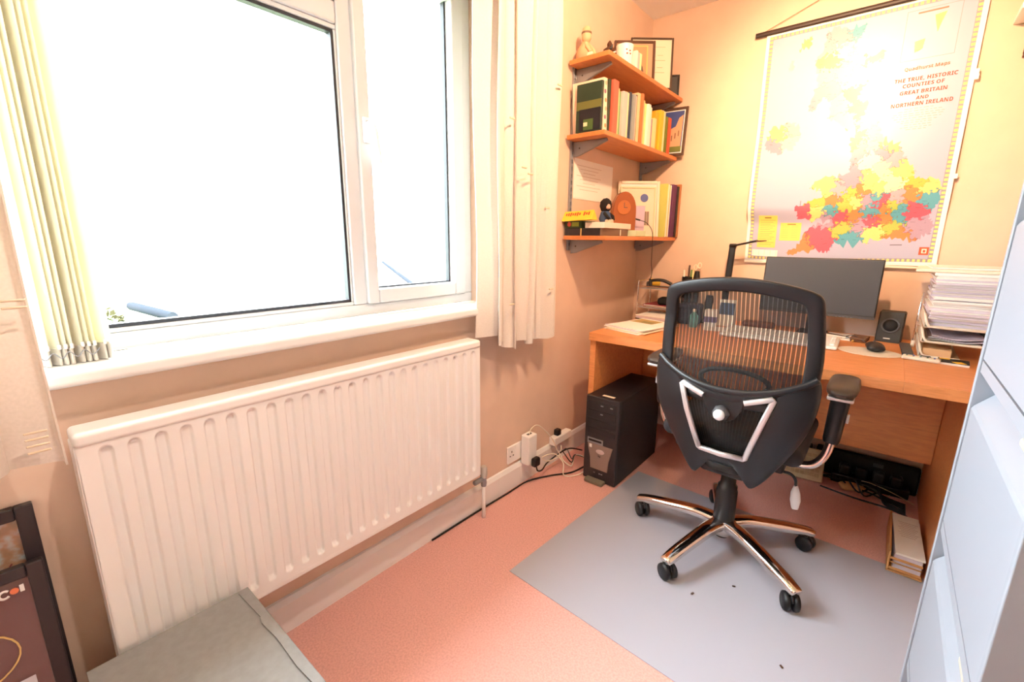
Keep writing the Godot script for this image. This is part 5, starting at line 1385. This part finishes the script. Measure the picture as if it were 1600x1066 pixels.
func under_desk() -> void:
	# old keyboard leaning on the modesty panel
	var k := thing("old_keyboard", "beige old keyboard leaning under the desk behind the chair", "keyboard", Vector3(0.985, 0.0075, 0.235), Vector3(-28, 6, 0))
	B(k, "case", Vector3(0.42, 0.16, 0.018), Vector3(-0.04, 0.08, 0), M.beige_plastic, 0.006, Vector3.ZERO, 2)
	for r in 5:
		for c in 19:
			B(k, "key", Vector3(0.016, 0.017, 0.008), Vector3(-0.225 + c * 0.0205, 0.03 + r * 0.0235, 0.0125), mat("key_beige", c8(190, 168, 130), 0.5), 0.002)
	var m := thing("old_mouse", "beige corded mouse lying on the carpet under the desk", "mouse", Vector3(1.275, 0.0, 0.175), Vector3(0, -70, 0))
	MI(m, "shell", loft(spline([Vector3(0, 0.01, 0.055), Vector3(0, 0.015, 0.04), Vector3(0, 0.018, 0.0), Vector3(0, 0.012, -0.05)], 4), [0.014, 0.022, 0.027, 0.03, 0.031, 0.031, 0.031, 0.031, 0.03, 0.029, 0.027, 0.024, 0.016], [0.007, 0.011, 0.014, 0.015, 0.016, 0.018, 0.018, 0.018, 0.017, 0.016, 0.014, 0.012, 0.008], 14), mat("mouse_beige", c8(222, 178, 120), 0.5))
	MI(m, "cord", tube(spline([Vector3(0, 0.01, -0.05), Vector3(0.03, 0.005, -0.12), Vector3(-0.05, 0.004, -0.17), Vector3(-0.09, 0.01, -0.1), Vector3(-0.05, 0.03, -0.04), Vector3(0.0, 0.05, -0.06), Vector3(0.02, 0.03, -0.14), Vector3(0.06, 0.004, -0.22)], 5), 0.0018, 6), M.beige_plastic)
	B(m, "button_line", Vector3(0.002, 0.003, 0.03), Vector3(0, 0.031, -0.025), M.dark_grey, 0.0008)
	var ps := thing("power_strip", "black power strip among cables under the desk", "power strip", Vector3(1.33, 0.0, 0.105), Vector3(0, 3, 0))
	B(ps, "case", Vector3(0.3, 0.045, 0.06), Vector3(0, 0.0235, 0), M.black_plastic, 0.006, Vector3.ZERO, 2)
	for i in 4:
		B(ps, "plug", Vector3(0.045, 0.05, 0.045), Vector3(-0.1 + i * 0.066, 0.07, 0.0), M.black_satin, 0.008, Vector3.ZERO, 2)
	var ub := one("backup_unit", "black backup power unit against the wall under the desk", "power unit", rbox(Vector3(0.2, 0.13, 0.08), 0.008, 2), M.black_plastic, Vector3(0.98, 0.0655, 0.065))
	B(ub, "front_panel", Vector3(0.16, 0.08, 0.003), Vector3(0, 0.0, 0.0407), M.dark_grey, 0.001)
	var sc2 := thing("storage_case", "flat black case standing along the wall under the desk", "case", Vector3(1.305, 0.0, 0.04))
	B(sc2, "shell", Vector3(0.41, 0.135, 0.04), Vector3(0, 0.068, 0), M.black_soft, 0.008, Vector3.ZERO, 2)
	B(sc2, "latch", Vector3(0.04, 0.02, 0.006), Vector3(0.05, 0.11, 0.022), M.dark_grey, 0.002)
	for i in 7:
		var pts := spline([Vector3(1.1 + i * 0.03, 0.012 + 0.01 * i, 0.15 + 0.01 * i), Vector3(1.2 + i * 0.02, 0.012, 0.1 + 0.022 * i), Vector3(1.31 + 0.01 * i, 0.02 + 0.012 * (i % 3), 0.14 + 0.02 * (i % 4)), Vector3(1.4, 0.008, 0.17 + i * 0.014), Vector3(1.47, 0.006, 0.19 + i * 0.016)], 5)
		one("cable", "loose black cable in the tangle under the desk", "cable", tube(pts, 0.0038, 8), M.black_plastic, Vector3.ZERO, Vector3.ZERO, "cables under the desk")
	one("floor_cable", "long black cable running along the carpet under the desk", "cable", tube(spline([Vector3(1.15, 0.0045, 0.24), Vector3(1.28, 0.0045, 0.265), Vector3(1.4, 0.0045, 0.27), Vector3(1.475, 0.0045, 0.30)], 5), 0.004, 8), M.black_plastic)
	# concertina file of papers by the cabinet
	var f := thing("card_file", "open buff cardboard file of papers on the carpet by the desk leg", "file", Vector3(1.408, 0.0042, 0.775))
	var wv := 0.1
	B(f, "base_card", Vector3(wv, 0.005, 0.33), Vector3(wv / 2, 0.003, -0.16), M.buff_card, 0.001)
	B(f, "side_card", Vector3(0.006, 0.08, 0.33), Vector3(0.003, 0.04, -0.16), M.buff_card, 0.001)
	for i in 3:
		B(f, "pleat", Vector3(wv - 0.01, 0.003, 0.01), Vector3(wv / 2, 0.016 + i * 0.02, 0.004 - 0.006 * (i % 2)), M.buff_card, 0.001, Vector3(18 if i % 2 == 0 else -18, 0, 0))
	B(f, "papers", Vector3(wv - 0.02, 0.06, 0.3), Vector3(wv / 2 + 0.005, 0.037, -0.16), M.paper_lilac, 0.003)
	B(f, "top_paper", Vector3(wv - 0.018, 0.008, 0.31), Vector3(wv / 2 + 0.003, 0.075, -0.158), M.paper, 0.001, Vector3(0, 2, 0))
	for i in 9:
		B(f, "text_line", Vector3(0.06 - 0.009 * (i % 3), 0.0006, 0.002), Vector3(wv / 2 + 0.004, 0.0794, -0.25 + i * 0.014), mat("ink_soft", c8(190, 176, 170), 0.8), 0.0002)

func low_left() -> void:
	var b := thing("archive_box", "grey cardboard box standing in front of the radiator", "box", Vector3(0.335, 0.0, 2.583))
	var w := 0.43
	var d := 0.305
	B(b, "box_body", Vector3(w - 0.008, 0.27, d - 0.008), Vector3(0, 0.1355, 0), M.grey_card, 0.002)
	# lid as a slightly sagging sheet with side walls
	var fn := func(u: float, v: float) -> Vector3:
		var x := (u - 0.5) * w
		var z := (0.5 - v) * d
		var sag := 0.006 * (1.0 - pow(absf(u - 0.5) * 2.0, 3.0)) * (1.0 - pow(absf(v - 0.5) * 2.0, 3.0))
		return Vector3(x, 0.302 - sag, z)
	MI(b, "lid_top", sheet(16, 16, fn, 0.004), M.grey_card)
	for s in [-1.0, 1.0]:
		B(b, "lid_side", Vector3(w, 0.07, 0.004), Vector3(0, 0.266, s * (d / 2 - 0.002)), M.grey_card, 0.001)
		B(b, "lid_side", Vector3(0.004, 0.07, d - 0.008), Vector3(s * (w / 2 - 0.002), 0.266, 0), M.grey_card, 0.001)
	# creased tuck flap along the far short edge
	var tf := PackedVector2Array([Vector2(-w / 2 + 0.01, -0.024), Vector2(-0.09, -0.018), Vector2(-0.07, -0.024), Vector2(0.0, -0.019), Vector2(0.1, -0.022), Vector2(w / 2 - 0.05, -0.018), Vector2(w / 2 - 0.03, -0.002), Vector2(-w / 2 + 0.006, -0.002)])
	MI(b, "tuck_flap", prism(tf, 0.0022), M.grey_card, Vector3(0, 0.3034, -d / 2 + 0.0005), Vector3(-90, 0, 0))
	# two framed pictures leaning on the wall
	var f1 := thing("leaning_picture", "dark framed map print leaning on the wall behind the other picture", "picture frame", Vector3(0.055, 0.0, 2.98), Vector3(0, 90, 0))
	var blk := mat("frame_black", c8(40, 30, 32), 0.4)
	var g1 := Node3D.new()
	g1.name = "leaning_panel"
	f1.add_child(g1, true)
	g1.rotation_degrees = Vector3(-4, 0, 0)
	frame_flat(g1, 0.46, 0.655, 0.026, blk, mat("print_map", c8(176, 176, 172), 0.6))
	var mp := g1.get_node("mount") as MeshInstance3D
	var mm := mat("print_map_noise", Color.WHITE, 0.5)
	mm.albedo_texture = noise_tex(0.03, [c8(150, 170, 180), c8(190, 196, 196), c8(176, 130, 100), c8(150, 120, 96), c8(206, 206, 206)], 256, 5, 77)
	mm.uv1_triplanar = true
	mm.uv1_scale = Vector3(3, 3, 3)
	mp.material_override = mm
	MI(g1, "printed_route", tube(spline([Vector3(0.12, 0.53, 0.0065), Vector3(0.15, 0.55, 0.0065), Vector3(0.17, 0.53, 0.0065), Vector3(0.185, 0.545, 0.0065)], 4), 0.0014, 6), mat("route_red", c8(120, 50, 50), 0.6))
	var f2 := thing("leaning_picture", "black framed maroon print with a gold curve leaning in front on the wall side", "picture frame", Vector3(0.14, 0.0, 2.975), Vector3(0, 90, 0))
	var g2 := Node3D.new()
	g2.name = "leaning_panel"
	f2.add_child(g2, true)
	g2.rotation_degrees = Vector3(-7, 0, 0)
	frame_flat(g2, 0.44, 0.565, 0.024, blk, mat("maroon", c8(86, 40, 44), 0.5))
	var arc := []
	for i in 13:
		var a := deg_to_rad(-75.0 + 150.0 * i / 12.0)
		arc.append(Vector3(0.09 + 0.075 * cos(a), 0.41 + 0.055 * sin(a), 0.0066))
	MI(g2, "gold_curve", tube(arc, 0.0016, 6), mat("gold", c8(226, 186, 110), 0.5))
	var em := []
	for i in 13:
		var ea := deg_to_rad(40.0 + 280.0 * i / 12.0)
		em.append(Vector3(0.163 + 0.0068 * cos(ea), 0.521 + 0.0072 * sin(ea), 0.0066))
	MI(g2, "emblem_curve", loft(em, [0.0022], [0.0012], 6, Vector3.BACK), M.white_plastic)
	MI(g2, "emblem_dot", cyl(0.006, 0.006, 0.001, 0.0003, 12), mat("emblem_orange", c8(226, 110, 60), 0.5), Vector3(0.176, 0.522, 0.0063), Vector3(90, 0, 0))
	B(g2, "emblem_bar", Vector3(0.006, 0.014, 0.001), Vector3(0.186, 0.523, 0.0063), M.white_plastic, 0.0003)
	B(g2, "inset_photo", Vector3(0.12, 0.15, 0.001), Vector3(0.115, 0.27, 0.0062), mat("photo_grey", c8(206, 206, 216), 0.5), 0.0003)
	B(g2, "photo_subject", Vector3(0.05, 0.03, 0.001), Vector3(0.125, 0.24, 0.0072), M.dark_grey, 0.0003, Vector3(0, 0, 12))

func frame_flat(t: Node3D, w: float, h: float, bar: float, fm: Material, mountm: Material) -> void:
	frame(t, w, h, bar, 0.02, fm, mountm)
	B(t, "glazing", Vector3(w - bar * 1.8, h - bar * 1.8, 0.001), Vector3(0, h / 2, 0.0082), M.clear_cover, 0.0002)

func sockets() -> void:
	var t := thing("wall_socket", "white double wall socket above the skirting board", "socket", Vector3(0.0, 0.176, 1.2), Vector3.ZERO)
	B(t, "face_plate", Vector3(0.01, 0.086, 0.146), Vector3(0.0055, 0, 0), M.white_plastic, 0.003, Vector3.ZERO, 2)
	B(t, "pin_hole", Vector3(0.002, 0.009, 0.005), Vector3(0.0105, 0.014, 0.045), M.dark_grey, 0.0005)
	for s in [-1.0, 1.0]:
		B(t, "pin_hole", Vector3(0.002, 0.005, 0.008), Vector3(0.0105, -0.006, 0.045 + s * 0.011), M.dark_grey, 0.0005)
	B(t, "rocker_switch", Vector3(0.004, 0.016, 0.01), Vector3(0.012, 0.027, 0.02), M.white_plastic, 0.0015)
	var a := thing("plug_adaptor", "white block adaptor plugged into the wall socket", "adaptor", Vector3(0.0115, 0.175, 1.148))
	B(a, "block", Vector3(0.05, 0.15, 0.066), Vector3(0.026, 0.006, 0), M.white_plastic, 0.006, Vector3.ZERO, 2)
	B(a, "top_port", Vector3(0.012, 0.002, 0.03), Vector3(0.026, 0.0815, 0), M.dark_grey, 0.0005)
	var p := thing("black_plug", "black mains plug in the side of the white adaptor", "plug", Vector3(0.062, 0.123, 1.145))
	B(p, "plug_body", Vector3(0.03, 0.045, 0.045), Vector3(0.0165, 0, 0), M.black_plastic, 0.01, Vector3.ZERO, 3)
	MI(p, "lead", tube(spline([Vector3(0.02, -0.02, 0), Vector3(0.022, -0.05, -0.01), Vector3(0.02, -0.062, -0.05), Vector3(0.0, -0.06, -0.12), Vector3(0.01, -0.04, -0.2), Vector3(0.03, -0.03, -0.28), Vector3(0.06, -0.06, -0.36)], 5), 0.0038, 8), M.black_plastic)
	var w := thing("white_cable", "looping white cable from the adaptor to the computer tower", "cable")
	MI(w, "lead", tube(spline([Vector3(0.04, 0.255, 1.15), Vector3(0.045, 0.285, 1.14), Vector3(0.05, 0.285, 1.09), Vector3(0.06, 0.2, 1.0), Vector3(0.07, 0.12, 0.955), Vector3(0.085, 0.08, 0.95), Vector3(0.06, 0.07, 1.02), Vector3(0.05, 0.1, 1.05), Vector3(0.075, 0.1, 0.98), Vector3(0.12, 0.06, 0.965), Vector3(0.14, 0.006, 0.985), Vector3(0.19, 0.006, 0.94), Vector3(0.2, 0.01, 0.87)], 6), 0.0026, 8), M.cream_plastic)
	one("skirting_cable", "black cable lying along the foot of the skirting board", "cable", tube(spline([Vector3(0.022, 0.005, 1.75), Vector3(0.024, 0.005, 1.5), Vector3(0.03, 0.005, 1.3), Vector3(0.035, 0.005, 1.15), Vector3(0.09, 0.005, 1.03), Vector3(0.15, 0.005, 0.94), Vector3(0.17, 0.005, 0.84)], 6), 0.004, 8), M.black_plastic)
	var e := thing("extension_block", "white extension block on top of the skirting behind the computer tower", "extension lead", Vector3(0.03, 0.115, 0.86))
	B(e, "block", Vector3(0.04, 0.045, 0.16), Vector3(0, 0.0235, 0), M.white_plastic, 0.006, Vector3.ZERO, 2)
	B(e, "black_plug", Vector3(0.03, 0.035, 0.035), Vector3(0.0, 0.062, 0.03), M.black_plastic, 0.008, Vector3.ZERO, 2)
	for i in 3:
		one("tower_lead", "tangled lead on the floor between the wall and computer tower", "cable", tube(spline([Vector3(0.05, 0.10 - 0.02 * i, 0.88), Vector3(0.09, 0.06 + 0.02 * i, 0.93 - 0.02 * i), Vector3(0.13, 0.02 + 0.02 * i, 0.9), Vector3(0.11, 0.05, 0.83), Vector3(0.15, 0.012, 0.76)], 5), 0.003, 6), [M.cream_plastic, M.black_plastic, M.dark_grey][i], Vector3.ZERO, Vector3.ZERO, "leads by the computer tower")

func right_edge() -> void:
	var s := thing("corner_shelf", "white wall shelf high on the map wall beside the hung picture", "shelf", Vector3(1.48, 2.0, 0))
	B(s, "board", Vector3(0.5, 0.022, 0.17), Vector3(0.25, 0.012, 0.086), M.gloss_white, 0.003)
	for q in [0.06, 0.44]:
		MI(s, "bracket", prism(PackedVector2Array([Vector2(0.0, 0.0), Vector2(0.14, 0.0), Vector2(0.14, -0.008), Vector2(0.0, -0.02)]), 0.02, 0.001), M.gloss_white, Vector3(q, 0.0, 0.001), Vector3(0, -90, 0))
	var p := thing("hung_picture", "brown framed picture hanging below the white wall shelf", "picture frame", Vector3(1.665, 1.875, 0.012))
	var db := mat("dark_brown", c8(84, 50, 34), 0.6)
	for q in [[0.28, 0.012, 0.0, 0.006], [0.28, 0.012, 0.0, 0.094], [0.012, 0.076, -0.134, 0.05], [0.012, 0.076, 0.134, 0.05]]:
		B(p, "frame_bar", Vector3(q[0], q[1], 0.018), Vector3(q[2], q[3], 0), db, 0.003)
	B(p, "print", Vector3(0.26, 0.08, 0.004), Vector3(0, 0.05, -0.004), M.paper_cream, 0.0005)

func lamp_bar() -> void:
	var t := thing("ceiling_spotlights", "brass ceiling bar with three swivel spotlights", "ceiling light", Vector3(0.98, 2.4, 1.78))
	var br := mat("lamp_metal", c8(214, 206, 196), 0.3, 0.8)
	B(t, "ceiling_bar", Vector3(0.06, 0.025, 1.06), Vector3(0, -0.0135, 0), br, 0.008, Vector3.ZERO, 2)
	var glow := mat("bulb_glow", c8(255, 236, 200), 0.5)
	glow.emission_enabled = true
	glow.emission = Color(1.0, 0.86, 0.62)
	glow.emission_energy_multiplier = 12.0
	var warm := Color(1.0, 0.81, 0.63)
	var heads := [[Vector3(0.0, -0.16, -0.47), Vector3(1.02, 1.72, 0.0), 39.0, 1.0, 4.7, warm], [Vector3(0.0, -0.16, -0.2), Vector3(0.0, 1.7, 0.75), 66.0, 1.0, 2.5, warm], [Vector3(0.0, -0.16, 0.47), Vector3(0.2, 0.55, 2.3), 68.0, 1.0, 1.35, Color(1.0, 0.93, 0.88)]]
	for h in heads:
		var hd := Node3D.new()
		hd.name = "spot_head"
		t.add_child(hd, true)
		hd.position = h[0]
		var dir: Vector3 = (h[1] - (t.position + h[0])).normalized()
		hd.basis = Basis.looking_at(dir, Vector3.UP)
		MI(hd, "shade", lathe([Vector2(0.018, -0.075), Vector2(0.03, -0.07), Vector2(0.042, -0.02), Vector2(0.044, 0.0), Vector2(0.041, 0.0), Vector2(0.038, -0.02), Vector2(0.026, -0.066)], 24), br, Vector3.ZERO, Vector3(-90, 0, 0))
		MI(hd, "bulb", lathe([Vector2(0, -0.05), Vector2(0.014, -0.05), Vector2(0.03, -0.02), Vector2(0.034, 0.0), Vector2(0.03, 0.008), Vector2(0.016, 0.013), Vector2(0, 0.015)], 20), glow, Vector3.ZERO, Vector3(-90, 0, 0))
		var stem := MI(t, "stem", tube([Vector3(h[0].x, -0.025, h[0].z), h[0] - dir * 0.06], 0.007, 8), br)
		stem.set_meta("label", "thin metal stem")
		var sp := SpotLight3D.new()
		sp.name = "spot_light"
		hd.add_child(sp, true)
		sp.position = Vector3(0, 0, -0.05)
		sp.spot_angle = h[2]
		sp.spot_angle_attenuation = h[3]
		sp.light_energy = h[4]
		sp.light_color = h[5]
		sp.light_size = 0.03
		sp.spot_range = 9.0
		sp.spot_attenuation = 2.0
		sp.shadow_enabled = true
